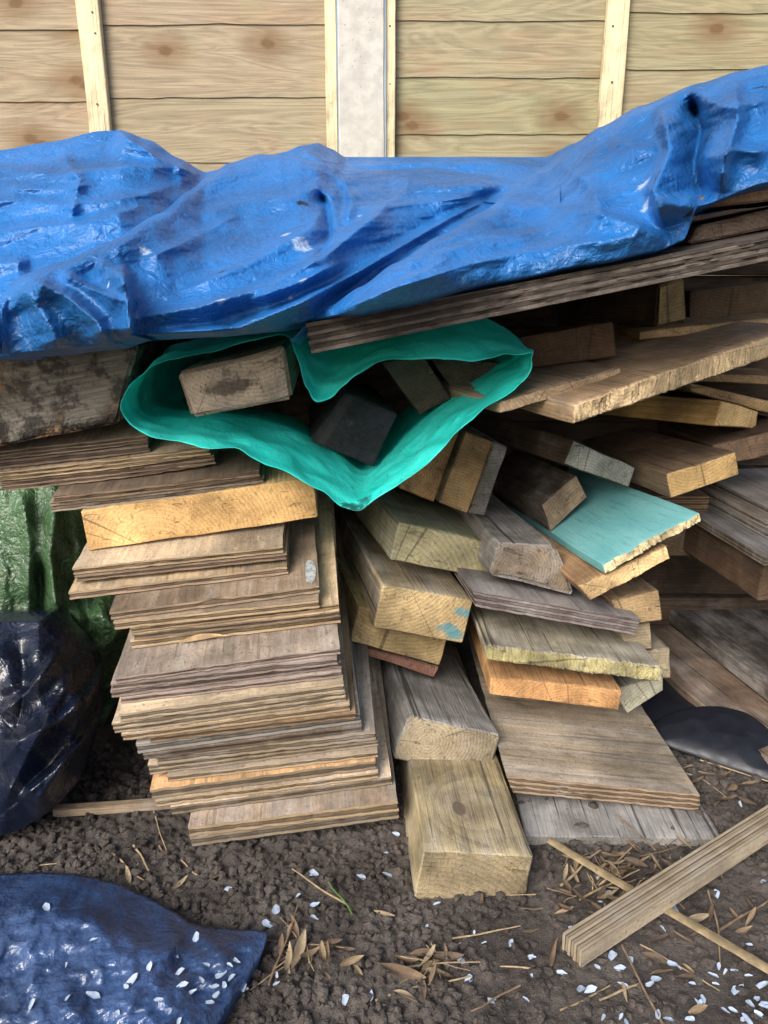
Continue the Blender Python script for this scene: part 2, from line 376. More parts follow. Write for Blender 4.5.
# ================================================================== FENCE
def fence():
    Y = 2.06
    # grown pine boards; the tint of each board rides in a colour attribute
    t = NT('fence_board'); c = t.coord()
    at_ = t.add('ShaderNodeAttribute', attribute_name='tint')
    sep = t.add('ShaderNodeSeparateColor'); t.set(sep.inputs[0], at_.outputs['Color'])
    off = t.math('MULTIPLY', sep.outputs[2], 30.0)
    cv = t.add('ShaderNodeCombineXYZ'); t.set(cv.inputs[0], off); t.set(cv.inputs[1], off); t.set(cv.inputs[2], off)
    c2 = t.vmath('ADD', c, cv.outputs[0])
    g = t.noise(t.mapping(c2, scale=(.035, 1, 1)), 200, 4, .6, .3)
    fig = t.noise(t.mapping(c2, scale=(.11, 1, 1)), 14, 3, .5, 1.5)
    rings = t.math('PINGPONG', t.math('MULTIPLY', fig, 22.0), 1.0)
    s2 = t.add('ShaderNodeSeparateXYZ'); t.set(s2.inputs[0], c2); k2 = t.add('ShaderNodeCombineXYZ')
    t.set(k2.inputs[0], t.math('MULTIPLY', s2.outputs[0], .6)); t.set(k2.inputs[1], s2.outputs[2])
    vk = t.add('ShaderNodeTexVoronoi', voronoi_dimensions='2D'); t.set(vk.inputs['Vector'], k2.outputs[0]); vk.inputs['Scale'].default_value = 5.0
    kd = t.math('ADD', vk.outputs['Distance'], t.math('MULTIPLY_ADD', t.noise(c2, 40, 3), .06, -.03))
    rings = t.math('ADD', rings, t.ramp(kd, .02, .3, .5, 0))
    col = t.mix(sep.outputs[0], (.335, .262, .178), (.285, .262, .15))
    blot = t.noise(c2, 5, 4)
    col = t.mix(t.ramp(t.noise(t.mapping(c2, scale=(.3, 1, 1)), 9, 5, .65), .48, .75, 0, .7), col, (.33, .215, .125))
    k = t.math('ADD', t.math('MULTIPLY_ADD', g, .8, .5), t.math('MULTIPLY_ADD', rings, -.3, .2))
    kc = t.add('ShaderNodeCombineColor')
    for i in range(3): t.set(kc.inputs[i], k)
    col = t.mix(1.0, col, kc.outputs[0], 'MULTIPLY')
    col = t.mix(t.ramp(kd, .03, .07, .9, 0), col, (.06, .032, .016))
    col = t.mix(t.ramp(kd, .05, .28, .62, 0), col, (.19, .11, .05))
    fs = t.noise(t.mapping(c2, scale=(.12, 1, 1)), 420, 3, .75)
    col = t.mix(t.ramp(fs, .56, .70, 0, .45), col, (.2, .14, .08))
    st = t.noise(t.mapping(c2, scale=(1, 1, .35)), 6, 5, .7)
    col = t.mix(t.ramp(st, .52, .75, 0, .4), col, (.30, .29, .16))
    FB = t.done(col, .75, .25, t.bump(t.math('ADD', g, t.math('MULTIPLY', rings, -.4)), .35, .0015))
    BAT = wood((.55, .46, .29), .05, .02, False, 11, 90, (.02, -.3)); 
    def boards(x0, x1, rows, seed, parent, hue):
        rnd = random.Random(seed); V = []; Fs = []; tint = []
        n = 46
        for bi, (zb, zt) in enumerate(rows):
            th = .0025; h_ = rnd.random(); hz = hue + rnd.uniform(-.25, .2)
            base = len(V)
            for i in range(n + 1):
                x = lerp(x0, x1, i / n)
                wv = .0025 * noise.noise(Vector((x * 4 + seed, bi * 3.3, 1))) + .0022 * noise.noise(Vector((x * 17, bi * 7.7 + seed, 4)))
                ytop = Y + .0082; ybot = Y + .004
                V += [(x, ybot, zb + wv), (x, ybot + th, zb + wv), (x, ytop, zt), (x, ytop + .004, zt)]
            for i in range(n):
                a = base + i * 4; b2 = a + 4
                Fs += [(a, b2, b2 + 2, a + 2), (a, a + 1, b2 + 1, b2), (a + 1, a + 3, b2 + 3, b2 + 1), (a + 2, b2 + 2, b2 + 3, a + 3)]
                tint += [(hz, .5, h_)] * 4
        o = link('lap_boards', V, Fs, [FB], smooth=30, parent=parent)
        ca = o.data.color_attributes.new('tint', 'FLOAT_COLOR', 'CORNER')
        for pl, tc in zip(o.data.polygons, tint):
            for li in pl.loop_indices: ca.data[li].color = (*tc, 1)
    def batten(name, x0, x1, z0, z1, y0, y1, parent, seed):
        bb = board(name, None, None, Vector((x0, y0, z0)), Vector((1, 0, 0)), Vector((0, 0, 1)), Vector((0, -1, 0)),
              ((0, -(y1 - y0)), (x1 - x0, -(y1 - y0)), (x1 - x0, 0), (0, 0)), z1 - z0, BAT, BAT, None, seed, wear=.0015)
        bb.parent = parent
    zs = lambda py: at(384, py, Y).z
    def rowset(lines):
        z = sorted(zs(p) for p in lines); out = []
        step = (z[-1] - z[0]) / (len(z) - 1)
        while z[0] > .12: z.insert(0, z[0] - step)
        while z[-1] < 1.75: z.append(z[-1] + step)
        return [(a, b + .02) for a, b in zip(z, z[1:])]
    xl = at(329, 60, Y).x; xr = at(394, 60, Y).x
    L_ = bpy.data.objects.new('fence_panel', None); COL.objects.link(L_)
    tag(L_, 'pale brown lapped wooden fence panel behind the tarp, left of the concrete post', 'fence panel', 'lapped fence panels behind the woodpile')
    Rr = bpy.data.objects.new('fence_panel', None); COL.objects.link(Rr)
    tag(Rr, 'greenish yellow lapped wooden fence panel with knots, right of the concrete post', 'fence panel', 'lapped fence panels behind the woodpile')
    xm = at(96, 60, Y).x
    boards(xm - .002, xl + .01, rowset([24, 97, 162]), 2, L_, .18)
    boards(-1.9, xm + .002, rowset([29, 101, 165]), 3, L_, .1)
    xk = at(613, 60, Y).x
    boards(xr - .01, xk, rowset([20, 77, 134]), 5, Rr, .85)
    boards(xk, 1.95, rowset([12, 69, 128]), 6, Rr, .8)
    batten('batten', at(84, 60, Y).x, at(106, 60, Y).x, .0, 1.8, Y - .018, Y + .004, L_, 1)
    batten('end_batten', at(326, 60, Y).x, at(337, 60, Y).x, .0, 1.8, Y - .02, Y + .006, L_, 2)
    batten('batten', at(602, 60, Y).x, at(624, 60, Y).x, .0, 1.8, Y - .018, Y + .004, Rr, 3)
    batten('end_batten', at(386, 60, Y).x, at(395, 60, Y).x, .0, 1.8, Y - .02, Y + .006, Rr, 4)
    nt = NT('rusty_nail'); nm = nt.done((.08, .055, .04), .5, .5)
    for (px, py, par) in [(95, 33, L_), (97, 104, L_), (92, 12, L_), (331, 30, L_), (331, 103, L_), (613, 26, Rr), (612, 82, Rr), (390, 26, Rr), (390, 84, Rr), (389, 140, Rr)]:
        c_ = at(px, py, Y - .0205); V = [c_] + [c_ + Vector((.0026 * math.cos(g * .6283), .0006, .0026 * math.sin(g * .6283))) for g in range(10)]
        link('nail', V, [(0, 1 + g, 1 + (g + 1) % 10) for g in range(10)], [nm], parent=par)
    t = NT('concrete'); c = t.coord()
    b = t.noise(c, 30, 5, .6); d = t.noise(c, 260, 3, .7); e = t.voronoi(c, 70).outputs['Distance']
    col = t.mix(t.ramp(b, .3, .7), (.42, .40, .35), (.54, .515, .455))
    col = t.mix(t.ramp(d, .3, .42, .35, 0), col, (.33, .31, .28))
    col = t.mix(t.ramp(e, .06, .13, .6, 0), col, (.2, .19, .17))
    cm = t.done(col, .9, .2, t.bump(t.math('ADD', d, t.ramp(e, .05, .15)), .5, .002))
    x0 = at(338, 60, Y - .03).x; x1 = at(385, 60, Y - .03).x
    o = board('concrete_post', 'rough grey concrete fence post between the two wooden panels', 'fence post', Vector((x0, Y - .035, -.1)), Vector((1, 0, 0)), Vector((0, 0, 1)), Vector((0, -1, 0)),
          ((0, -.1), (x1 - x0, -.1), (x1 - x0, 0), (0, 0)), 1.95, cm, cm, None, 3, wear=.004, amp=.001)
fence()
# ================================================================== LEFT PLYWOOD STACK
ROLL, YAW = R(5.3), -5.5
sl = heading(YAW, 8.0); w0 = Vector((sl.y, -sl.x, 0)).normalized(); sw = w0 * math.cos(ROLL) + Vector((0, 0, 1)) * math.sin(ROLL); sn = sw.cross(sl)
TAN = (.43, .315, .19); GRB = (.37, .285, .19); PUR = (.33, .255, .215); PALE = (.47, .37, .25); DKB = (.17, .125, .09); ORG = (.44, .27, .12)
# (BL x, BL y, BR x, top-left y, face colour, edge colour, weather, plies, label, [gap after])
LS = 'plywood sheets in the left stack'
STACK = [
 (192, 847, 399, 837, GRB, GRB, .6, 3, 'grey brown plywood sheet lying on the soil, lowest of the left stack'),
 (190, 837, 398, 827, (.36, .27, .19), TAN, .5, 3, 'brown plywood sheet directly on the lowest sheet of the left stack, broad dusty top showing'),
 (172, 815, 392, 807, GRB, GRB, .6, 3, 'grey plywood sheet sticking out furthest right near the bottom of the left stack'),
 (157, 807, 378, 800, GRB, TAN, .6, 3, 'weathered thin plywood sheet just under the orange topped sheet of the left stack'),
 (152, 799, 376, 790, (.42, .26, .13), GRB, .2, 3, 'plywood sheet with an orange brown strip of top face low in the left stack'),
 (168, 782, 377, 776, GRB, GRB, .5, 3, 'thin dark plywood sheet right above the orange topped sheet of the left stack'),
 (150, 775, 378, 765, TAN, GRB, .6, 5, 'plywood sheet with a rough furry edge in the lower middle of the left stack'),
 (158, 765, 375, 756, (.30, .24, .18), GRB, .7, 3, 'grey brown plywood sheet on the rough furry edged sheet of the left stack'),
 (144, 760, 362, 754, DKB, DKB, .4, 3, 'dark splintered thin plywood sheet at the narrow waist of the left stack'),
 (138, 754, 361, 744, GRB, (.3, .27, .23), .8, 3, 'silver grey plywood sheet at the narrow waist of the left stack'),
 (150, 743, 355, 737, (.25, .17, .10), (.25, .17, .10), .2, 3, 'thin reddish brown plywood sheet in the dark slot above the silver grey sheet'),
 (123, 741, 350, 734, TAN, TAN, .5, 3, 'tan plywood sheet, lower one of the pale bundle in the middle of the left stack'),
 (115, 734, 346, 723, PALE, PALE, .3, 5, 'pale plywood sheet with the longest left overhang of the pale bundle mid stack'),
 (121, 722, 344, 714, PALE, PALE, .3, 3, 'pale plywood sheet with a light top face, uppermost of the pale bundle mid stack'),
 (121, 704, 342, 698, PUR, PUR, .5, 3, 'purplish brown plywood sheet, lowest of the broad topped bundle in the left stack'),
 (112, 698, 341, 691, PUR, PUR, .5, 3, 'purplish brown plywood sheet, second from the bottom of the broad topped bundle'),
 (112, 691, 337, 684, PUR, PUR, .5, 3, 'purplish brown plywood sheet, just under the top sheet of the broad topped bundle'),
 (116, 684, 340, 678, (.40, .32, .25), PUR, .35, 3, 'plywood sheet with a wide pale mottled top face halfway up the left stack'),
 (132, 649, 340, 640, (.33, .24, .16), TAN, .4, 3, 'brown plywood sheet with a curled splinter on its edge above the mottled sheet'),
 (134, 640, 339, 634, TAN, (.30, .22, .15), .3, 3, 'thin brown plywood sheet in the layered upper middle of the left stack'),
 (131, 633, 338, 628, TAN, TAN, .3, 3, 'thin tan plywood sheet with a frayed edge under the square cornered brown sheets'),
 (115, 630, 318, 622, (.32, .23, .15), TAN, .3, 3, 'lower of two square cornered brown plywood sheets in the upper left stack'),
 (111, 620, 319, 612, (.30, .22, .15), (.33, .24, .16), .3, 3, 'upper of two square cornered brown plywood sheets with a white scrape at its right corner'),
 (70, 600, 287, 592, TAN, (.40, .29, .19), .3, 3, 'tilted tan plywood sheet poking out left below the orange timber'),
 (76, 582, 286, 576, DKB, (.27, .19, .13), .2, 3, 'dark plywood sheet with a crumb covered edge second below the orange timber'),
 (74, 575, 282, 568, (.42, .33, .23), TAN, .3, 3, 'light plywood sheet with a worn top face directly under the orange timber'),
]
s = atz(192, 847, .004).dot(sn); sd = 100
def chain(BLx, BLy, BRx, TLy, yawj=0.0):
    global s
    d = ray(BLx, BLy); A = CAM + d * ((s - CAM.dot(sn)) / d.dot(sn))
    B = onplane(BRx, BLy - 35, A, sl); T = onplane(BLx, TLy, A, sl)
    W = (B - A).dot(sw); th = (T - A).dot(sn)
    return A, W, th
top9 = None
for i, row in enumerate(STACK):
    x, y, bx, ty, fc, ec, we, pl, lab = row[:9]
    A, W, th = chain(x, y, bx, ty)
    rnd = random.Random(i + 50); vr = rnd.uniform(.72, 1.22); fc = mul(fc, vr); ec = mul(ec, rnd.uniform(.62, 1.12))
    ax = rnd.uniform(-1.2, 1.2)
    l2 = (Matrix.Rotation(R(ax), 3, sn) @ sl); w2 = l2.cross(sn)
    sd += 1
    so__ = board('plywood_sheet', lab, 'plywood sheet', A, w2, l2, sn, ((0, 0), (W, 0), (W, th - .0006), (0, th - .0006)), .82 + rnd.uniform(-.1, .1),
          plyface(fc, we, .33 + .22 * rnd.random(), sd, rnd.random() < .7), plyedge(ec, we * .8, th, pl, sd, stain=.2 + .3 * rnd.random()), LS, sd, pl, res=.007,
          chip=.0025 + .003 * rnd.random(), sag=rnd.uniform(-.001, .001))
    if 'curled splinter' in lab: SPL = so__
    if 'white scrape' in lab: SCR = (so__, W, th)
    exec_report.append(('ply', i, round(A.y, 3), round(A.z, 3), round(W, 3), round(th, 4)))
    s += th + (.0012 if i != 23 else .008)
# orange joist on the stack
A = CAM + ray(89, 551) * ((s - CAM.dot(sn)) / ray(89, 551).dot(sn))
B = onplane(318, 519, A, sl); T = onplane(80, 511, A, sl); TT = onplane(314, 478, A, sl)
exec_report.append(('joist', A[:]))
cs = [((q - A).dot(sw), (q - A).dot(sn)) for q in (A, B, TT, T)]
joist = board('timber_joist', 'bright orange sawn timber with curved growth rings near the top of the left stack', 'timber', A, sw, sl, sn, cs, .8,
      wood((.42, .285, .14), .1, .1, False, 31, 120, (.1, -.03)), wood((.55, .34, .145), .0, .08, True, 31, 150, (.11, -.02), contrast=.75), None, 31, wear=.0022)
s += cs[3][1] + .001
# plates on top of the joist
TOPS = [
 (52, 513, 264, 504, (.27, .2, .14), (.33, .26, .19), .5, 3, 'grey plywood strip lying directly on the orange timber'),
 (54, 504, 259, 497, DKB, (.24, .17, .11), .2, 3, 'dark brown plywood strip second above the orange timber'),
 (2, 492, 214, 482, (.26, .19, .13), (.28, .2, .14), .4, 5, 'brown plywood strip reaching far left, lower of the upturned pair above the orange timber'),
 (0, 482, 209, 472, (.36, .27, .18), TAN, .4, 5, 'brown plywood strip with a light curved right end, upper of the upturned pair'),
 (-8, 470, 146, 462, DKB, (.2, .15, .11), .4, 3, 'dark plywood strip under the rotten grey beam at the left edge'),
 (-8, 461, 145, 452, (.36, .28, .2), (.26, .2, .14), .4, 5, 'plywood strip touching the underside of the rotten grey beam'),
]
for i, row in enumerate(TOPS):
    x, y, bx, ty, fc, ec, we, pl, lab = row
    A, W, th = chain(x, y, bx, ty); sd += 1
    board('plywood_strip', lab, 'plywood strip', A, sw, sl, sn, ((0, 0), (W, 0), (W, th - .0006), (0, th - .0006)), .7,
          plyface(fc, we, .3, sd), plyedge(ec, we * .7, th, pl, sd), 'plywood strips above the orange timber', sd, pl, res=.006, chip=.006, bow=(.012 if i < 4 else .006))
    exec_report.append(('top', i, round(A.y, 3), round(A.z, 3), round(W, 3), round(th, 4)))
    s += th + .0025
# ================================================================== POSTS, MIDDLE
def post(label, TL, TR, BR, BL, Y, vp, L=.75, fcol=(.33, .27, .17), ecol=None, name='timber_post', cat='timber post', group='square timber posts in the middle of the pile', **kw):
    return face4(name, label, cat, TL, TR, BR, BL, Y, vp, L, fcol, ecol, group=group, **kw)
q2, q2t = post('thick pale post with a big round knot on top, standing lowest on the soil', (424, 851), (534, 857), (525, 903), (415, 900), .915, (330, 300), .8, (.37, .30, .175), (.20, .16, .095), seed=1, weather=.4, stain=.3, knot=(.44, .105), freq=120, pith=(.02, -.12), wear=.003)
q1, q1t = post('grey weathered post with a rotten hole in its end, lying on the knotted post', (409, 716), (501, 735), (488, 781), (393, 759), 1.13, (270, 330), .75, (.30, .29, .27), (.27, .22, .145), rest=q2t, seed=2, weather=.75, stain=.4, eweather=.3, pith=(.05, .045), paint=[(.82, .16, .17, .26, (.02, .017, .015))], wear=.004)  # the hole is a near-black patch, its inner shade painted on
post('pale post with blue paint smears on its end, in the middle of the pile', (383, 585), (474, 600), (463, 644), (373, 628), 1.25, (200, 262), .7, (.34, .27, .17), (.42, .31, .16), seed=3, weather=.45, stain=.12, eweather=.05, estain=.05, pith=(-.02, .16), freq=140,
     paint=[(.9, .74, .16, .13, (.07, .28, .34)), (.78, .3, .13, .15, (.07, .28, .34)), (.9, .18, .14, .12, (.07, .28, .34))])
post('yellow brown post tucked under the blue smeared post', (359, 606), (450, 630), (439, 666), (350, 642), 1.285, (200, 262), .7, (.36, .27, .13), (.42, .31, .15), seed=4, weather=.1, stain=.1, freq=140)
post('greenish post with a plain end under the two brown timbers, topmost of the pale posts', (399, 522), (496, 543), (488, 579), (390, 560), 1.31, (165, 262), .65, (.27, .255, .15), (.31, .275, .16), seed=5, weather=.35, stain=.2, freq=110, pith=(.0, -.09))
face4('plank', 'thin reddish board squeezed under the yellow brown post', 'plank', (352, 644), (440, 667), (434, 678), (355, 652), 1.30, (210, 262), .6, (.2, .1, .07), group=None, seed=6)
# uprights beside the bag
post('warm brown timber end with pale radial cracks, right against the turquoise bag', (425, 418), (461, 431), (434, 502), (399, 489), 1.42, (250, 300), .5, (.30, .19, .09), (.34, .21, .1), seed=7, weather=.1, stain=.15, pith=(.015, .03), group='timbers standing on edge by the bag')
post('brown timber end with crusty speckled top, middle of the three beside the bag', (465, 431), (494, 442), (468, 514), (438, 503), 1.40, (250, 300), .5, (.14, .1, .07), (.30, .195, .09), seed=8, weather=.2, stain=.25, group='timbers standing on edge by the bag')
post('narrow grey timber end, rightmost of the three beside the bag', (495, 442), (508, 447), (485, 515), (469, 514), 1.40, (250, 300), .5, (.17, .15, .13), (.19, .17, .15), seed=9, weather=.8, stain=.3, group='timbers standing on edge by the bag')
# ================================================================== RIGHT FRONT
r5, r5t = face4('plank', 'thin grey plank flat on the soil behind the two crossed sticks', 'plank', (525, 836), (722, 839), (722, 847), (527, 846), 1.03, (400, 285), .6, (.24, .24, .24), (.19, .18, .16), weather=.8, stain=.3, seed=20, wear=.002)
r4, r4t = face4('plywood_sheet', 'large brown plywood sheet with a delaminating edge lying above the flat grey plank', 'plywood sheet', (506, 776), (700, 795), (700, 811), (513, 793), 1.09, (375, 300), .7, (.33, .265, .185), (.30, .215, .14), weather=.5, stain=.5, seed=21, ply=7, res=.006, chip=.006, eweather=.3)
face4('plank', 'orange brown chipboard offcut under the mossy plank', 'plank', (491, 677), (622, 690), (619, 711), (489, 695), 1.22, (370, 300), .5, (.42, .235, .105), (.50, .27, .115), weather=.1, stain=.15, seed=22, rough=.002, res=.004)
face4('plank', 'thick mossy pale plank with a rough furry edge', 'plank', (484, 645), (663, 668), (663, 683), (487, 661), 1.21, (355, 300), .5, (.38, .335, .235), (.33, .29, .14), weather=.55, stain=.25, seed=23, rough=.007, res=.0035, wear=.004)
r1, r1t = face4('plywood_sheet', 'dark purplish grey plywood offcut with split layers above the mossy plank', 'plywood sheet', (473, 592), (642, 620), (634, 635), (476, 607), 1.22, (270, 290), .5, (.20, .175, .17), (.24, .19, .18), weather=.65, stain=.3, seed=24, ply=5, res=.004, chip=.006)
face4('timber_post', 'dark weathered timber with a cracked lopsided end beside the greenish post', 'timber post', (498, 543), (556, 545), (575, 596), (490, 575), 1.27, (250, 290), .6, (.20, .175, .155), (.22, .17, .12), weather=.7, stain=.35, seed=25, wear=.008, pith=(.05, .02), amp=.004, contrast=1.2) if False else face4('timber_post', 'dark weathered timber with a cracked lopsided end beside the greenish post', 'timber post', (498, 543), (556, 545), (575, 596), (490, 575), 1.27, (250, 290), .6, (.20, .175, .155), (.22, .17, .12), weather=.7, stain=.35, seed=25, wear=.008, pith=(.05, .02), amp=.004)
# teal board group
TEAL = (.13, .38, .40)
def teal_mat():
    t = NT('teal_paint'); c = t.coord()
    a = t.noise(t.mapping(c, scale=(1, .3, 1)), 20, 5, .65); b = t.noise(c, 130, 4, .7); e = t.noise(t.mapping(c, (3, 2, 1), (1, .06, 1)), 200, 3)
    col = t.mix(t.ramp(a, .35, .75), TEAL, (.2, .47, .48))
    col = t.mix(t.ramp(b, .62, .7, 0, .6), col, (.05, .12, .12))
    col = t.mix(t.ramp(a, .66, .72, 0, .55), col, (.25, .48, .55))
    col = t.mix(t.ramp(a, .34, .24, 0, .75), col, (.08, .07, .055))
    col = t.mix(t.ramp(e, .55, .68, 0, .45), col, (.06, .19, .2))
    col = t.mix(t.ramp(t.noise(c, 260, 3, .8), .6, .7, 0, .6), col, (.04, .07, .07))
    return t.done(col, .7, .3, t.bump(t.math('ADD', e, b), .6, .0015))
tm = teal_mat()
s3, s3t = face4('painted_board', 'turquoise painted board with a torn pale front edge', 'board', (603, 565), (700, 513), (702, 521), (605, 574), 1.19, (263, 350), .55, TEAL, mats=(tm, wood((.56, .46, .27), .05, .03, True, 41, 90)), seed=41, rough=.007, res=.003, wear=.001)
face4('plank', 'fresh yellow split plank right under the turquoise board', 'plank', (578, 586), (667, 546), (671, 559), (591, 602), 1.2, (280, 330), .5, (.36, .22, .12), (.58, .40, .2), weather=.1, stain=.1, seed=42, rough=.004, res=.004)
face4('timber_post', 'dark square timber lying on the turquoise board', 'timber post', (541, 505), (577, 475), (588, 497), (551, 532), 1.2, (220, 330), .45, (.07, .054, .045), (.23, .17, .115), rest=s3t, weather=.3, stain=.35, seed=43, wear=.003)
face4('timber_post', 'grey green timber end jutting out above the back of the turquoise board', 'timber post', (574, 440), (636, 467), (629, 488), (564, 464), 1.36, (60, 290), .5, (.085, .06, .042), (.27, .265, .215), weather=.2, stain=.2, eweather=.5, seed=44)
face4('timber_block', 'small brown block below the fresh yellow plank', 'timber block', (612, 600), (659, 590), (663, 621), (622, 626), 1.3, (300, 330), .4, (.27, .19, .11), (.36, .25, .13), weather=.2, stain=.2, seed=45)
face4('timber_block', 'dull block end squeezed behind the right tip of the purplish plywood', 'timber block', (620, 626), (650, 622), (653, 650), (624, 650), 1.32, (300, 320), .4, (.25, .2, .13), (.27, .215, .14), weather=.4, stain=.3, seed=46)
face4('timber_block', 'pale block end behind the right tip of the mossy plank', 'timber block', (640, 652), (671, 648), (671, 678), (640, 680), 1.33, (300, 320), .4, (.3, .25, .17), (.36, .30, .2), weather=.4, stain=.2, seed=47)
face4('timber_block', 'grey green block slanting down to the black plastic', 'timber block', (610, 690), (664, 676), (664, 690), (628, 714), 1.3, (320, 340), .4, (.26, .25, .19), (.31, .295, .22), weather=.5, stain=.15, seed=48)
# right middle; recessed planks coloured darker to put shade into the interior
face4('plank', 'thick brown plank with a bright square cut end right of the turquoise board', 'plank', (667, 474), (736, 452), (740, 475), (671, 499), 1.33, (430, 330), .6, (.085, .055, .036), (.42, .28, .12), weather=.1, stain=.25, eweather=.0, seed=51, skew=0) if False else None
t1, t1t = face4('plank', 'thick brown plank with a bright square cut end right of the turquoise board', 'plank', (667, 474), (736, 452), (740, 475), (671, 499), 1.33, (280, 340), .6, (.17, .115, .075), (.42, .28, .12), weather=.1, stain=.25, eweather=.0, estain=.1, seed=51)
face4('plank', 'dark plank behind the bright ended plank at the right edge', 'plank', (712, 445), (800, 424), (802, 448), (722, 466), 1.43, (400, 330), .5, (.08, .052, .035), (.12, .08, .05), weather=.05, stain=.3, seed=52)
face4('timber_block', 'yellow timber block with a chipped lower corner under the big slanted plank', 'timber block', (722, 400), (759, 411), (756, 429), (715, 426), 1.42, (-200, 330), .3, (.36, .23, .09), (.55, .37, .16), weather=.0, stain=.08, seed=53)
face4('plank', 'thin brown board slanting above the yellow block', 'plank', (690, 383), (790, 405), (790, 419), (690, 392), 1.5, (350, 330), .4, (.25, .165, .085), (.28, .19, .095), weather=.1, stain=.2, seed=54)
face4('plank', 'dim board edge in the shade just under the big slanted plank at the right edge', 'plank', (700, 374), (800, 376), (800, 386), (700, 382), 1.55, (384, 300), .3, (.25, .165, .085), (.26, .175, .09), weather=.1, stain=.2, seed=55)
u1, u1t = face4('plank', 'big slanted plank with a rough ragged edge jutting out right of the bag', 'plank', (574, 405), (800, 325), (800, 348), (574, 425), 1.1, (60, 270), .5, (.36, .25, .155), (.44, .33, .19), weather=.25, stain=.25, seed=56, rough=.006, res=.0035, wear=.003)
face4('plank', 'narrow plank lying on the back of the big slanted plank', 'plank', (500, 402), (622, 367), (622, 379), (500, 414), 1.13, (60, 275), .3, (.3, .22, .15), (.40, .29, .18), weather=.2, stain=.2, seed=57, rough=.003, res=.004)
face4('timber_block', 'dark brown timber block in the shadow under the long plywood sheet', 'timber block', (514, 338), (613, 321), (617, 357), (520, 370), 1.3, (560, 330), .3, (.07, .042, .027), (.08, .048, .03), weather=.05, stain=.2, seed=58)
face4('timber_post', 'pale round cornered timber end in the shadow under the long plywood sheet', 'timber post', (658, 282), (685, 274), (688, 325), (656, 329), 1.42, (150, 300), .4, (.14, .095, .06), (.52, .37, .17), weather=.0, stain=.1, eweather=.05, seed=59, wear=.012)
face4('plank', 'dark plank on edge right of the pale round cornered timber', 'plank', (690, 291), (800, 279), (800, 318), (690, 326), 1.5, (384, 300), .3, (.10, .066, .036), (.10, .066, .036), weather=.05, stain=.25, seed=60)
face4('plank', 'thin light board edge below the pale round cornered timber', 'plank', (640, 331), (800, 315), (800, 326), (640, 340), 1.36, (384, 300), .3, (.3, .2, .1), (.36, .25, .13), weather=.05, stain=.2, seed=61)
# long ply under the tarp
face4('plywood_sheet', 'long black edged plywood sheet sloping up to the right under the blue tarp', 'plywood sheet', (304, 324), (870, 217), (870, 240), (311, 354), .98, (330, 262), .75, (.12, .1, .085), (.145, .12, .10), weather=.25, stain=1.0, seed=62, ply=7, res=.005, chip=.009)
face4('plank', 'dark bark edged plank between the tarp and the long black edged plywood', 'plank', (700, 226), (860, 190), (860, 211), (688, 245), 1.12, (400, 270), .4, (.13, .09, .065), (.14, .1, .075), weather=.3, stain=.35, seed=63, rough=.006, wear=.006, amp=.003)
face4('plank', 'brown stick of wood poking out from under the tarp at the right edge', 'plank', (697, 198), (860, 168), (860, 190), (700, 209), 1.1, (400, 270), .3, (.2, .125, .075), (.26, .165, .1), weather=.2, stain=.25, seed=64, wear=.004, amp=.003)
for k in range(11):  # added backing planks: close the gaps behind and keep the pile's interior dark
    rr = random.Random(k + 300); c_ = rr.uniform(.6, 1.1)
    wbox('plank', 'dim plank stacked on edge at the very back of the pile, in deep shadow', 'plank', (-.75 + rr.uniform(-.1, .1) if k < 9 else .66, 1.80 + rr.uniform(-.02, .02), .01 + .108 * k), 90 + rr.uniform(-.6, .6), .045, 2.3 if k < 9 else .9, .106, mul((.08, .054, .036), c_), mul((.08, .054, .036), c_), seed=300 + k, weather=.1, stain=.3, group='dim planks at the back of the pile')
# rotten beam, left
def beam_mat():
    t = NT('rotten_beam'); c = t.coord()
    g = t.noise(t.mapping(c, scale=(.06, 1, 1)), 160, 5, .65, .3); b = t.noise(c, 14, 6, .7, .6); e = t.noise(c, 90, 5, .75)
    sp = t.add('ShaderNodeSeparateXYZ'); t.set(sp.inputs[0], c)
    rot = t.ramp(t.math('ADD', sp.outputs[0], t.math('MULTIPLY_ADD', b, .22, -.11)), .10, .155, 1, 0)
    low = t.ramp(t.math('ADD', sp.outputs[2], t.math('MULTIPLY_ADD', b, .12, -.06)), .012, .035, 1, 0)
    rot = t.math('MAXIMUM', rot, low)
    col = t.mix(t.ramp(g, .3, .75), (.13, .118, .098), (.34, .31, .26))
    col = t.mix(t.ramp(b, .55, .75, 0, .5), col, (.13, .115, .08))
    rc = t.mix(t.ramp(e, .35, .7), (.05, .032, .02), (.34, .22, .13))
    rc = t.mix(t.ramp(b, .46, .56), rc, (.014, .011, .010))
    col = t.mix(t.ramp(t.noise(c, 22, 5, .7), .46, .58, 0, .8), col, (.04, .035, .03))
    col = t.mix(rot, col, rc)
    return t.done(col, .85, .2, t.bump(t.math('ADD', t.math('ADD', g, e), t.math('MULTIPLY', t.math('MULTIPLY', rot, b), -2.5)), .9, .004))
_bm = beam_mat()
face4('timber_beam', 'broad grey beam with a rotten brown left end under the blue tarp', 'timber beam', (-60, 360), (138, 343), (118, 424), (-60, 458), 1.13, (330, 275), .6, (.19, .165, .135), mats=(_bm, _bm), seed=65, wear=.006, amp=.004)
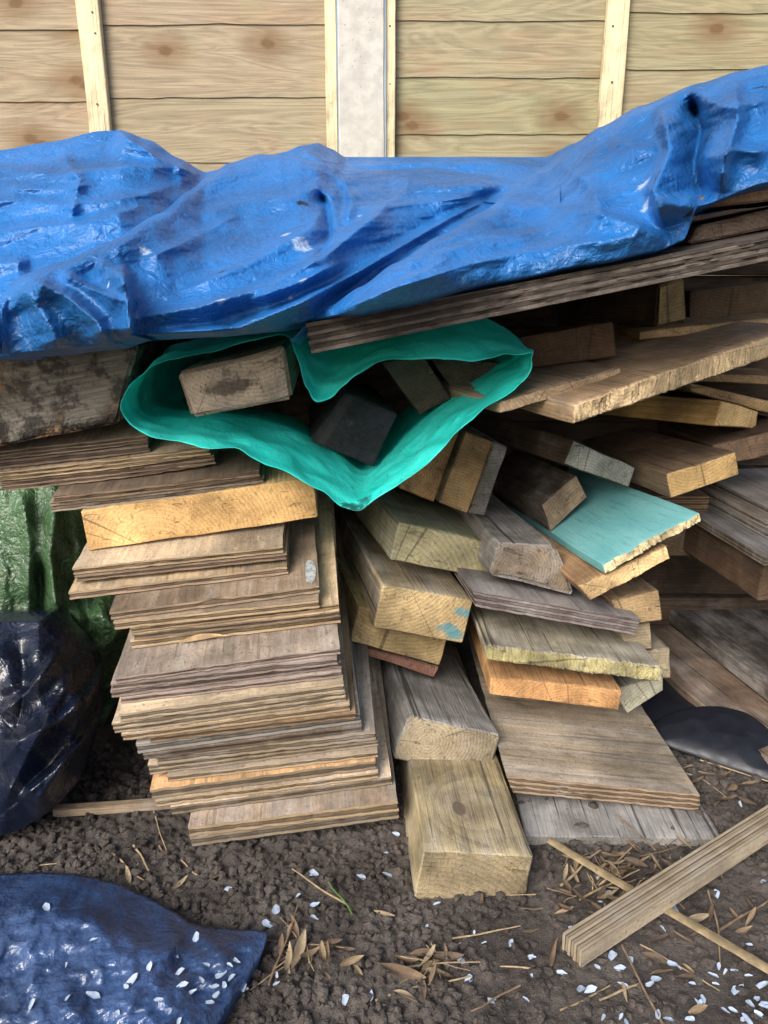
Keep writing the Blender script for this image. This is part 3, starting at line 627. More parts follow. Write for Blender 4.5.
# ------------------------------------------------------------------ blocks in the bag
bg = 'old timber ends inside the turquoise bag'
face4('timber_block', 'large weathered timber end sticking out over the left lip of the bag', 'timber block', (177, 373), (285, 346), (293, 399), (191, 418), 1.10, (330, 275), .4, (.24, .2, .15), (.42, .35, .26), weather=.3, stain=.3, estain=.3, eweather=.4, seed=70, group=bg, wear=.006, paint=[(.45, .5, .28, .2, (.06, .05, .045))])
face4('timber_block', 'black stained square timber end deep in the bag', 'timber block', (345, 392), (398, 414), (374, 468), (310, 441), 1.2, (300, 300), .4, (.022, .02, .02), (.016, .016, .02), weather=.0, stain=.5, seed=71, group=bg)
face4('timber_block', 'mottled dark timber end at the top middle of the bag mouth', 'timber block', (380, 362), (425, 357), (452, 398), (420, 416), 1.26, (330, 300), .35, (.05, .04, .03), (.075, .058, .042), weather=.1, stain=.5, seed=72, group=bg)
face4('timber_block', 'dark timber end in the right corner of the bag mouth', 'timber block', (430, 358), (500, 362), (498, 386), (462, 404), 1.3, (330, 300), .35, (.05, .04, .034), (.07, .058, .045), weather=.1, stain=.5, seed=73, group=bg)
# ------------------------------------------------------------------ right, low boards given in metres
wbox('plank', 'flaking brown board flat on the ground beside the black plastic', 'plank', (.745, 1.0, .012), -14, .5, .85, .03, (.16, .112, .08), (.14, .1, .075), seed=80, weather=.35, stain=.4, amp=.003)
wbox('plank', 'dark grey brown plank lying on the flaking board at the right edge', 'plank', (.815, 1.2, .05), -11.5, .4, .9, .035, (.052, .041, .034), (.07, .05, .036), seed=81, weather=.45, stain=.3)
wbox('plank', 'brown plank on edge under the dark plywood at the right edge', 'plank', (.665, 1.26, .325), -8, .1, .7, .075, (.09, .057, .035), (.10, .065, .04), seed=82, weather=.05, stain=.2)
wbox('plywood_sheet', 'dark grey plywood sheet running back above the brown plank at the right edge', 'plywood sheet', (.655, 1.24, .402), -8, .35, .75, .016, (.09, .085, .082), (.11, .085, .06), ply=5, seed=83, weather=.5)
for k, (dz, dx, c_) in enumerate([(0, .045, (.17, .155, .14)), (.013, .05, (.2, .165, .13)), (.026, .075, (.16, .14, .12))]):
    wbox('plywood_offcut', ['small dark plywood offcut on the grey sheet at the right edge, lowest of three', 'small plywood offcut at the right edge, middle one of three', 'small plywood offcut under the bright ended plank, topmost of three'][k], 'plywood offcut', (.655 + dx, 1.33 + .02 * k, .4195 + dz), -8, .25, .3, .0125, c_, mul(c_, 1.1), ply=3, seed=84 + k, weather=.5, group='plywood offcuts at the right edge')
for k in range(4):
    wbox('plywood_offcut', ['lowest ply of the small brown stack seen below the tip of the turquoise board', 'second ply from the bottom of the small stack below the turquoise tip', 'third ply from the bottom of the small stack below the turquoise tip', 'uppermost ply of the small stack below the turquoise tip'][k], 'plywood offcut', (.50, 1.5, .405 - .0 + .011 * k), 0, .16, .25, .0105, (.2, .13, .08), (.24, .155, .09), ply=3, seed=90 + k, weather=.1, group='plies stacked behind the turquoise tip')
wbox('timber_post', 'dark post standing at the back of the pile behind the turquoise tip', 'timber post', (.47, 1.52, .31), 0, .22, .3, .09, (.1, .07, .05), (.11, .08, .05), seed=96)
# ------------------------------------------------------------------ loose sticks on the soil
def strip():
    l = heading(58, 1.5); side = Vector((l.y, -l.x, 0)).normalized()
    near = atz(581, 968, .014); W = .036
    O = near - side * W
    n = side.cross(l)
    # layers run across the width: the cut face of the sheet is on top
    ax_w = n * 1.0
    t = plyedge((.33, .265, .18), .45, W, 7, 101, dark=1.7, stain=.4); f = plyface((.33, .27, .19), .4, .2, 101)
    # build with local x = down, z = side so the plies show on top
    board('plywood_batten', 'long striped plywood batten lying loose across a thin cane on the soil at lower right', 'batten', O + n * .028, -n, l, side, ((0, 0), (.028, 0), (.028, W), (0, W)), .66, f, t, None, 101, 7, chip=.0012, res=.006)
strip()
def stick_mesh(name, label, cat, a, b, r, col, group=None, seed=0, bend=.004, flat=.75, taper=.6, mat=None):
    d = b - a; L = d.length; l = d.normalized(); sx = Vector((l.y, -l.x, 0)).normalized(); sz = sx.cross(l)
    n = max(5, int(L / .015)); k = 7; V = []; Fs = []
    for i in range(n + 1):
        q = i / n; p = l * (q * L) + sx * bend * noise.noise(Vector((q * 1.6 + seed, 1, seed))) * 3 + sz * bend * noise.noise(Vector((q * 1.6 + seed, 5, seed)))
        rr = r * lerp(1, taper, q) * (1 + .15 * noise.noise(Vector((q * L * 60, seed, 0))))
        for j in range(k):
            g = 2 * math.pi * j / k; V.append(p + sx * math.cos(g) * rr + sz * math.sin(g) * rr * flat)
    for i in range(n):
        for j in range(k): Fs.append((i * k + j, i * k + (j + 1) % k, (i + 1) * k + (j + 1) % k, (i + 1) * k + j))
    Fs += [tuple(range(k))[::-1], tuple(range(n * k, n * k + k))]
    if not mat: mat = straw(col)
    o = link(name, V, Fs, [mat], smooth=50); o.location = a
    return tag(o, label, cat, group)
def straw(col):
    if col in _cache: return _cache[col]
    t = NT('dry_stem'); c = t.coord(); a = t.noise(c, 60, 4, .6); b = t.noise(c, 300, 3, .7)
    cc = t.mix(t.ramp(a, .35, .7), mul(col, .7), mul(col, 1.2)); cc = t.mix(t.ramp(b, .6, .75, 0, .6), cc, mul(col, .35))
    _cache[col] = t.done(cc, .75, .3, t.bump(b, .5, .001)); return _cache[col]
stick_mesh('cane', 'thin yellow cane on the soil passing under the striped batten', 'cane', atz(549, 840, .03), atz(800, 988, .006), .0072, (.27, .205, .115), seed=4, taper=1.15, bend=.002, flat=.35)
wbox('thin_batten', 'thin pale batten on the soil between the dark bag and the left stack', 'batten', atz(56, 812, .006) , 84, .014, .22, .016, (.30, .225, .15), (.3, .23, .15), seed=103, weather=.3, stain=.2)
def loose_parts():
    V = []; Fs = []; n = 14
    for q in range(n + 1):
        k = q / n; x = .075 + .075 * k; wd = .0045 * math.sin(math.pi * min(1, k + .06)) + .0008
        for d in (-1, 0, 1): V.append((x, -.004 - .006 * (k - .2) ** 2 * (1 - abs(d) * .4), .007 + d * wd + .006 * math.sin(k * 2.5) - .003))
    for q in range(n):
        for d in range(2): Fs.append((q * 3 + d, (q + 1) * 3 + d, (q + 1) * 3 + d + 1, q * 3 + d + 1))
    o = link('splinter', V, Fs, [straw((.5, .36, .2))], smooth=180, parent=SPL)
    ob, W, th = SCR
    t = NT('pale_scrape'); c = t.coord(); a = t.noise(c, 90, 5, .7)
    m = t.done(t.mix(t.ramp(a, .4, .6), (.24, .25, .25), (.42, .45, .47)), .7)
    V = []; Fs = []; n = 16
    for q in range(n):
        g = 2 * math.pi * q / n; r_ = 1 + .3 * noise.noise(Vector((math.cos(g) * 2, math.sin(g) * 2, 5)))
        V.append((W - .012 + .009 * math.cos(g) * r_, .045 + .038 * math.sin(g) * r_, th + .0009))
    V.append((W - .012, .045, th + .0012)); Fs = [(q, (q + 1) % n, n) for q in range(n)]
    link('scrape', V, Fs, [m], smooth=180, parent=ob)
loose_parts()
# ================================================================== PLASTICS
def ridge(p, f, o): return 1 - 2 * abs(noise.noise(Vector((p[0] * f + o, p[1] * f + o * .7, p[2] * f))))
def crumple(p, o=0.0, a=1.0):
    w = Vector(p) + .05 * noise.noise_vector(Vector(p) * 4 + Vector((o, o, o)))
    return a * (.0085 * ridge(w, 5, o) + .0055 * ridge(w, 11, o + 3) + .0038 * ridge(w, 24, o + 7) + .0024 * ridge(w, 52, o + 1) + .0012 * ridge(w, 105, o + 4))
def pdist(px, py, poly):
    best = (1e9, 0, 0); tot = 0; acc = 0
    segs = []
    for (x0, y0), (x1, y1) in zip(poly, poly[1:]): segs.append((x0, y0, x1, y1, math.hypot(x1 - x0, y1 - y0)))
    tot = sum(s_[4] for s_ in segs)
    DX = poly[-1][0] - poly[0][0]; DY = poly[-1][1] - poly[0][1]
    mult = (1 if DX >= 0 else -1) if abs(DX) >= abs(DY) else (-1 if DY >= 0 else 1)
    for x0, y0, x1, y1, L in segs:
        t = max(0, min(1, ((px - x0) * (x1 - x0) + (py - y0) * (y1 - y0)) / (L * L)))
        dx = px - (x0 + t * (x1 - x0)); dy = py - (y0 + t * (y1 - y0)); d = math.hypot(dx, dy)
        if d < best[0]:
            sgn = 1 if ((x1 - x0) * dy - (y1 - y0) * dx) * mult > 0 else -1   # + below the line
            best = (d, sgn, (acc + t * L) / tot)
        acc += L
    return best
def plastic(name, col, lo=.7, scuff=(.5, .58, .7), scuff_amt=.4, rough=.36, dirt=.35, bump=.5, spots=(), pale=(), sc=1.0, trans=0.0, sheen=.5):
    t = NT(name); c = t.coord()
    a = t.noise(c, 5 * sc, 5, .6, .4); b = t.noise(c, 40 * sc, 5, .7, .5); d = t.noise(c, 300, 3, .7)
    v = t.voronoi(t.vmath('ADD', c, t.vmath('MULTIPLY', t.add('ShaderNodeTexNoise').outputs['Color'], (.03, .03, .03))), 34 * sc, 'DISTANCE_TO_EDGE').outputs['Distance']
    v2 = t.voronoi(c, 80 * sc, 'DISTANCE_TO_EDGE').outputs['Distance']
    w1 = t.noise(t.mapping(c, scale=(1, 1, 1), rot=(.4, .7, .3)), 28 * sc, 6, .68, 1.6)
    cc = t.mix(t.ramp(a, .3, .7), mul(col, lo), mul(col, 1.15))
    cc = t.mix(t.ramp(b, .63, .74, 0, scuff_amt), cc, scuff)
    cc = t.mix(t.ramp(a, .62, .72, 0, dirt * .5), cc, mul(DIRT, 2))
    cc = t.mix(t.ramp(t.noise(c, 95 * sc, 4, .75), .68, .74, 0, dirt), cc, DIRT)
    for (p, r) in pale:
        q = t.math('ADD', t.vmath('DISTANCE', c, tuple(p)), t.math('MULTIPLY_ADD', t.noise(c, 70, 4, .7), r * 2.2, -r * 1.1))
        cc = t.mix(t.ramp(q, r * .3, r, .6, 0), cc, (.5, .58, .68))
    for (p, r) in spots:
        q = t.math('ADD', t.vmath('DISTANCE', c, tuple(p)), t.math('MULTIPLY_ADD', t.noise(c, 130, 4, .7), r * 2.6, -r * 1.3))
        cc = t.mix(t.ramp(q, r * .75, r, .95, 0), cc, (.012, .012, .016))
    def rdg(sc_, dist):
        n_ = t.noise(t.mapping(c, rot=(.4, .7, sc_)), sc_, 2, .5, dist)
        return t.math('SUBTRACT', 1.0, t.math('ABSOLUTE', t.math('MULTIPLY_ADD', n_, 4.0, -2.0)))
    h_ = t.math('ADD', t.math('MULTIPLY', rdg(14 * sc, .9), .9), t.math('MULTIPLY', rdg(30 * sc, 1.2), .5))
    h_ = t.math('ADD', h_, t.math('ADD', t.math('ADD', t.math('MULTIPLY', rdg(70 * sc, 1.0), .34), t.math('MULTIPLY', rdg(150 * sc, .6), .17)), t.math('MULTIPLY', d, .14)))
    h_ = t.math('ADD', h_, t.math('MULTIPLY', t.ramp(v, 0, .12), .10))
    m = t.done(cc, t.ramp(b, .3, .7, rough - .08, rough + .14), sheen, t.bump(h_, bump, .006))
    if trans: t.b.inputs['Transmission Weight'].default_value = 0; t.b.inputs['Subsurface Weight'].default_value = trans; t.b.inputs['Subsurface Radius'].default_value = (.002, .01, .008)
    return m
def tarp():
    TP = [(-120, 150), (0, 150), (50, 142), (100, 131), (120, 130), (150, 140), (178, 158), (205, 172), (235, 166), (262, 158), (285, 152), (300, 146), (318, 143), (332, 149), (345, 157), (545, 157), (575, 143), (600, 127), (640, 106), (700, 83), (740, 71), (768, 65), (900, 35)]
    BT = [(-120, 356), (0, 354), (40, 351), (70, 347), (100, 344), (128, 335), (200, 331), (270, 325), (302, 321), (400, 301), (500, 281), (600, 262), (660, 250), (684, 240), (698, 206), (768, 182), (900, 150)]
    YT = [(-120, 1.6), (100, 1.62), (205, 1.66), (300, 1.75), (345, 1.9), (545, 1.9), (600, 1.62), (700, 1.5), (900, 1.45)]
    YB = [(-120, 1.0), (130, .99), (300, 1.0), (600, 1.02), (684, 1.04), (700, 1.07), (900, 1.05)]
    BTOP = [(2, 296), (10, 284), (24, 274), (60, 262), (110, 241), (160, 213), (190, 190), (206, 178), (229, 163), (260, 154), (292, 156), (333, 162), (368, 170), (430, 168), (480, 174), (519, 181), (560, 176)]
    DTOP = [(290, 340), (306, 326), (330, 306), (360, 287), (395, 263), (440, 236), (480, 213), (519, 186), (545, 166), (575, 143), (600, 127), (640, 106), (700, 83), (740, 71), (768, 65), (900, 35)]
    ABOT = [(-120, 358), (-10, 357), (10, 356), (24, 340), (60, 302), (110, 272), (160, 244), (206, 212), (222, 200)]
    EBOT = [(190, 205), (260, 182), (300, 184), (368, 196), (440, 196), (520, 205), (560, 190), (640, 160)]
    FA = [([(-60, 205), (0, 200), (70, 205), (140, 196), (185, 182)], .02, 5, 16), ([(-60, 170), (0, 168), (60, 174), (130, 167), (172, 168)], .022, 4, 15), ([(-60, 240), (0, 232), (40, 226), (90, 222), (150, 204)], .022, 5, 16),
          ([(116, 131), (140, 146), (160, 160), (200, 176)], .035, 4, 16), ([(140, 140), (165, 150), (190, 170)], .02, 4, 9), ([(-40, 270), (0, 262), (30, 262)], .02, 5, 14), ([(-20, 300), (-10, 330), (0, 352)], .03, 10, 5), ([(60, 150), (80, 180), (70, 220)], .015, 8, 6), ([(0, 186), (50, 190), (100, 184)], .012, 4, 8)]
    FB_ = [([(312, 314), (360, 280), (395, 256), (440, 229), (480, 206), (519, 179)], -.05, 13, 34), ([(128, 320), (200, 306), (270, 286), (330, 253), (376, 214), (410, 188)], .032, 4, 18), ([(150, 334), (232, 330), (300, 303), (360, 271), (402, 246), (450, 218), (500, 194)], .034, 3.5, 15), ([(180, 292), (250, 264), (310, 229), (330, 198)], .022, 5, 20),
           ([(122, 264), (128, 300), (131, 340)], .05, 14, 3.5), ([(96, 262), (118, 272), (128, 290)], .022, 5, 12), ([(14, 284), (36, 302), (52, 330), (60, 352)], .022, 14, 16), ([(26, 278), (70, 298), (98, 322), (110, 347)], .035, 7, 14), ([(60, 272), (90, 288), (125, 302)], .024, 4, 10),
           ([(316, 188), (326, 205), (330, 232), (316, 262)], -.03, 9, 4), ([(340, 172), (352, 200), (345, 226)], .018, 5, 9), ([(200, 215), (250, 200), (300, 196)], .012, 4, 14), ([(390, 180), (440, 186), (500, 186)], .03, 4, 12), ([(360, 210), (420, 204), (480, 196)], .02, 4, 12), ([(140, 262), (190, 240), (240, 214)], .014, 5, 16), ([(300, 262), (340, 236), (388, 210)], .024, 4, 12), ([(250, 300), (300, 282), (340, 262)], .016, 3.5, 9)]
    FD = [([(690, 92), (700, 130), (694, 165), (702, 205)], -.07, 12, 8), ([(662, 104), (670, 150), (654, 190), (664, 228)], .05, 6, 20), ([(735, 78), (738, 120), (725, 160), (720, 192)], .045, 16, 6), ([(470, 200), (540, 205), (600, 213), (640, 227), (668, 242)], .028, 4, 22), ([(556, 160), (590, 185), (604, 218)], .016, 8, 10),
          ([(390, 290), (470, 264), (560, 246), (640, 236)], .014, 5, 16), ([(420, 262), (480, 240), (540, 232)], .012, 5, 14), ([(340, 312), (400, 284), (450, 258)], .016, 4, 12), ([(700, 98), (730, 108), (768, 100)], .02, 5, 12), ([(700, 160), (735, 150), (770, 152)], .02, 5, 12), ([(610, 140), (640, 150), (662, 148)], .016, 5, 12), ([(655, 200), (680, 206), (696, 200)], .024, 4, 10)]
    V = []; Fs = []
    def Y0(px, py):
        yt = interp(TP, px); yb = interp(BT, px); v = max(0, min(1.05, (yb - py) / (yt - yb) * -1))
        return lerp(interp(YB, px), interp(YT, px), v ** 1.6)
    def P3(px, py, top, bot, layer, roll, folds, o):
        Y = Y0(px, py); dd = 0; sp_ = py - top; wid = min(1, max(0, (bot - top) / 45))
        if layer: dd += layer * math.exp(-max(0, sp_) / 48) * wid - roll * math.exp(-max(0, sp_) / 3.5) * wid
        for poly, A, wu, wd in folds:
            xs_ = [q[0] for q in poly]; ys_ = [q[1] for q in poly]; mx = 2.6 * max(wu, wd)
            if px < min(xs_) - mx or px > max(xs_) + mx or py < min(ys_) - mx or py > max(ys_) + mx: continue
            d, sg, tt = pdist(px, py, poly); e = min(1, tt * 6 + .05) * min(1, (1 - tt) * 6 + .05)
            dd += 2.5 * A * math.exp(-(d / (wd if sg > 0 else wu)) ** 1.35) * e
        p = at(px, py, Y); dd += crumple(p, o, .55)
        a_ = p.x * .8 + p.z * .5 + p.y * .3; b_ = -p.x * .5 + p.z * .6 + p.y * .5; wv = .12 * noise.noise(Vector((p.x * 5, p.y * 5, o)))
        dd += .030 * (.5 - noise.voronoi(Vector((a_ * 4.5 + wv, b_ * 11 + wv, o)))[0][0]) + .013 * (.5 - noise.voronoi(Vector((a_ * 13 + wv, b_ * 22, o + 5)))[0][0])
        d = ray(px, py); return CAM + d * ((Y - dd) / d.y)
    def patch(x0, x1, T, B, layer, roll, folds, o, mode):
        n = int((x1 - x0) / 1.8); rows = 140; base = len(V)
        cols = [lerp(x0, x1, i / n) for i in range(n + 1)]
        for r in range(rows + 1):
            v = r / rows
            for x in cols:
                t_ = interp(T, x); b_ = max(interp(B, x), t_ + .5)
                V.append(P3(x, lerp(b_, t_, 1 - (1 - v) ** 1.35), t_, b_, layer, roll, folds, o))
        order = list(range(rows + 1))
        if mode != 'inner' or True:
            k = rows + 1
            for q in range(1, 4):       # hem turned under
                for i, x in enumerate(cols): V.append(V[base + i] + Vector((0, .03 * q, -.005 * q)))
            order = [k + 2, k + 1, k] + order
            for q in range(1, 7):       # far side falling away behind the edge
                for i, x in enumerate(cols):
                    b0 = V[base + rows * (n + 1) + i]
                    bk = mode == 'back' and abs(interp(T, x) - interp(TP, x)) < 3
                    dy = min(.05 * q, max(.004 * q, (2.02 - b0.y) * q / 6)) if bk else .022 * q
                    wd_ = 1 if bk else max(0, min(1, (interp(B, x) - interp(T, x) - 6) / 40))
                    V.append(b0 + Vector((0, dy if bk else dy * wd_, -(.006 if bk else .003 * wd_) * q * q)))
            order += list(range(k + 3, k + 9))
        for a_, c_ in zip(order, order[1:]):
            for i in range(n): Fs.append((base + a_ * (n + 1) + i, base + a_ * (n + 1) + i + 1, base + c_ * (n + 1) + i + 1, base + c_ * (n + 1) + i))
    patch(190, 640, TP, EBOT, 0, 0, [([(300, 150), (318, 160), (345, 165)], .03, 5, 10), ([(345, 166), (440, 163), (545, 164)], .015, 3, 6)], 6.0, 'back')
    patch(-120, 222, TP, ABOT, 0, 0, FA, 2.0, 'back')
    patch(2, 560, BTOP, BT, .13, .08, FB_, 3.0, 'inner')
    patch(290, 900, DTOP, BT, .17, .10, FD, 4.0, 'back')
    near = lambda px, py, f=None: P3(px, py, interp(DTOP if px > 540 else BTOP, px), interp(BT, px), .11, .07, FD if px > 540 else FB_, 4.0 if px > 540 else 3.0)
    spots = [(near(302, 205), .012), (near(700, 133), .013), (near(708, 140), .010), (near(658, 176), .009), (near(760, 95), .012), (near(768, 110), .011), (near(222, 272), .006), (near(690, 212), .009), (near(629, 116), .007), (near(752, 92), .006), (near(694, 128), .006)]
    pale = [(near(286, 235), .012), (near(302, 247), .018), (near(303, 280), .008), (near(290, 298), .006), (near(254, 320), .006), (near(220, 300), .008), (near(360, 217), .006), (near(640, 160), .012), (near(646, 185), .014), (near(648, 205), .012), (near(466, 240), .010), (near(145, 255), .012), (near(40, 300), .010), (near(110, 285), .007)]
    m = plastic('blue_tarp', (.013, .125, .375), .68, (.22, .43, .70), .5, .42, .18, .5, spots, pale)
    o = link('tarpaulin', V, Fs, [m], smooth=180)
    tag(o, 'big crumpled bright blue tarpaulin draped over the top of the woodpile', 'tarpaulin')
tarp()
def radial(name, label, cat, outline, center, Yfun, bulge, mat, group=None, n=220, rings=80, cr=1.0, o=0.0, aniso=None, power=2.0, skirt=.08, folds=(), big=0.0):
    """crumpled sheet heaped up: outline in picture directions, depth and bulge in metres"""
    pts = outline + [outline[0]]; L = [0]
    for a, b in zip(pts, pts[1:]): L.append(L[-1] + math.hypot(b[0] - a[0], b[1] - a[1]))
    def ol(tt):
        d = tt * L[-1]
        for i in range(len(pts) - 1):
            if d <= L[i + 1]:
                k = (d - L[i]) / max(1e-6, L[i + 1] - L[i]); return (lerp(pts[i][0], pts[i + 1][0], k), lerp(pts[i][1], pts[i + 1][1], k))
        return pts[-1]
    V = []; Fs = []
    def P3(px, py, r):
        Y = Yfun(px, py); dd = bulge * (1 - r ** power); p = at(px, py, Y)
        q = Vector((p.x * aniso[0], p.y * aniso[1], p.z * aniso[2])) if aniso else p
        dd += crumple(q, o, cr)
        if big: dd += big * (ridge(q, 3.2, o + 11) + .6 * ridge((q[1] + q[2] * 1.3, q[0], q[2] - q[0]), 6.5, o + 5))
        for poly, A, wu, wd in folds:
            d, sg, tt = pdist(px, py, poly); e = min(1, tt * 6 + .15) * min(1, (1 - tt) * 6 + .15)
            dd += A * math.exp(-(d / (wd if sg > 0 else wu)) ** 1.5) * e
        d = ray(px, py); return CAM + d * ((Y - dd) / d.y)
    for r in range(1, rings + 1):
        k = (r / rings)
        for i in range(n):
            ox, oy = ol(i / n); jit = 1 + .0 * i
            V.append(P3(lerp(center[0], ox, k), lerp(center[1], oy, k), k))
    for q in range(1, 5):
        for i in range(n):
            b = V[(rings - 1) * n + i]; c_ = at(center[0], center[1], b.y)
            V.append(b.lerp(Vector((c_.x, b.y, c_.z)), .06 * q * q * .5) + Vector((0, skirt * q / 4 * 1.2, 0)))
    for r in range(rings + 3):
        for i in range(n):
            j = (i + 1) % n; Fs.append((r * n + i, r * n + j, (r + 1) * n + j, (r + 1) * n + i))
    c0 = len(V); V.append(P3(*center, 0))
    for i in range(n): Fs.append((c0, (i + 1) % n, i))
    Fs = [f[::-1] for f in Fs]
    ob = link(name, V, Fs, [mat], smooth=180)
    return tag(ob, label, cat, group)
GT = plastic('green_tarp', (.055, .115, .05), .6, (.2, .32, .15), .35, .28, .3, .7, sheen=.7)
radial('green_tarpaulin', 'crumpled olive green tarpaulin hanging in folds left of the plywood stack', 'tarpaulin',
       [(-90, 470), (0, 470), (60, 470), (110, 500), (118, 560), (108, 590), (128, 630), (131, 655), (118, 700), (95, 740), (50, 745), (-90, 745)], (40, 610),
       lambda x, y: 1.40 - .0004 * max(0, y - 560) + .0005 * max(0, x), .05, GT, cr=.8, big=.012, o=5, aniso=(2.2, 1, .45), skirt=.2,
       folds=[([(20, 492), (30, 540), (28, 600)], .03, 9, 9), ([(55, 500), (50, 560), (58, 620)], .04, 9, 10), ([(85, 510), (95, 570), (90, 620), (60, 560)], -.03, 9, 9), ([(70, 620), (100, 615), (128, 635)], .05, 14, 16), ([(88, 640), (100, 690), (120, 680)], .04, 12, 14), ([(40, 560), (42, 640)], -.04, 7, 7)])
NV = plastic('navy_plastic', (.006, .010, .024), .6, (.07, .10, .2), .3, .2, .25, .28, sheen=.7)
radial('plastic_bag', 'shiny dark navy plastic bag slumped on the soil at the left edge', 'plastic bag',
       [(-100, 625), (0, 622), (40, 622), (70, 655), (86, 690), (90, 740), (80, 780), (50, 812), (20, 830), (-20, 842), (-100, 845)], (20, 735),
       lambda x, y: lerp(1.22, 1.06, min(1, max(0, (y - 620) / 215))) + .0006 * max(0, x - 40), .05, NV, cr=.22, big=.028, o=9, aniso=(.9, 1, .6), skirt=.18,
       folds=[([(90, 690), (60, 720), (20, 740), (0, 742)], .05, 4, 22), ([(92, 730), (55, 770), (20, 800)], .04, 4, 16), ([(60, 650), (30, 690), (0, 715)], .035, 5, 18), ([(75, 668), (55, 705), (25, 760), (0, 810)], .03, 9, 14), ([(70, 680), (78, 720), (60, 770), (30, 815)], .022, 8, 12), ([(0, 690), (40, 675), (85, 672)], .02, 9, 14), ([(20, 640), (25, 690), (15, 740)], -.02, 10, 10)])
# flat blue sheet, lower left, lying on the soil
def ground_sheet():
    OUT = [(-150, 880), (-60, 876), (0, 874), (40, 872), (80, 874), (120, 884), (150, 898), (175, 912), (190, 922), (210, 927), (240, 929), (269, 931), (264, 948), (250, 972), (232, 1000), (214, 1030), (195, 1075), (170, 1130)]
    IN = [(-260, 1150)] * 3
    n = 240; rings = 90; L = [0]
    for a, b in zip(OUT, OUT[1:]): L.append(L[-1] + math.hypot(b[0] - a[0], b[1] - a[1]))
    def ol(tt):
        d = tt * L[-1]
        for i in range(len(OUT) - 1):
            if d <= L[i + 1] + 1e-6:
                k = (d - L[i]) / (L[i + 1] - L[i]); return (lerp(OUT[i][0], OUT[i + 1][0], k), lerp(OUT[i][1], OUT[i + 1][1], k))
        return OUT[-1]
    folds = [([(195, 925), (170, 950), (145, 980), (120, 1024)], .02, 14, 12), ([(190, 922), (215, 950), (235, 965)], .016, 10, 10), ([(0, 905), (60, 915), (120, 935), (160, 960)], .02, 16, 22), ([(30, 960), (60, 985), (80, 1024)], .016, 16, 14), ([(190, 930), (180, 960), (200, 1000)], -.012, 9, 9), ([(0, 950), (40, 965), (70, 1000)], -.012, 12, 14), ([(150, 910), (150, 940), (130, 960)], -.01, 9, 9)]
    V = []; Fs = []
    tips = lambda px: max(0, min(1, (px - 170) / 90))
    for r in range(rings + 1):
        k = r / rings
        for i in range(n + 1):
            ox, oy = ol(i / n); px = lerp(ox, -60, k * .92); py = lerp(oy, 1140, k * .92)
            p = atz(px, py, 0); e = 1 - (1 - min(1, k * 3.2)) ** 2
            z = .010 + e * (.045 - .03 * tips(px))
            c = crumple(p, 21, 1.15) + .012 * (.5 - noise.voronoi(Vector((p.x * 9 + p.y * 3, p.y * 14 - p.x * 6, 2)))[0][0]) * (.4 + .6 * e)
            for poly, A, wu, wd in folds:
                d, sg, tt = pdist(px, py, poly); z += A * math.exp(-(d / (wd if sg > 0 else wu)) ** 1.5) * min(1, tt * 5 + .2) * min(1, (1 - tt) * 5 + .2) * .7
            z += c
            q = atz(px, py, max(z, .004 + gz(p.x, p.y) * (1 if k < .3 else 0)))
            V.append(q)
    for q in range(1, 3):
        for i in range(n + 1): b = V[i]; V.append(b + Vector((-.004 * q, -.004 * q, -.012 * q)))
    m_ = n + 1; order = [rings + 2, rings + 1] + list(range(rings + 1))
    for a, b in zip(order, order[1:]):
        for i in range(n): Fs.append((a * m_ + i, a * m_ + i + 1, b * m_ + i + 1, b * m_ + i))
    Fs = [f[::-1] for f in Fs]
    mt = plastic('blue_sheet', (.038, .078, .19), .4, (.2, .26, .36), .6, .26, .7, .34, sheen=.85)
    o = link('plastic_sheet', V, Fs, [mt], smooth=180)
    tag(o, 'dusty blue plastic sheet lying on the soil in the lower left corner, strewn with petals', 'plastic sheet')
    return o
gsheet = ground_sheet()
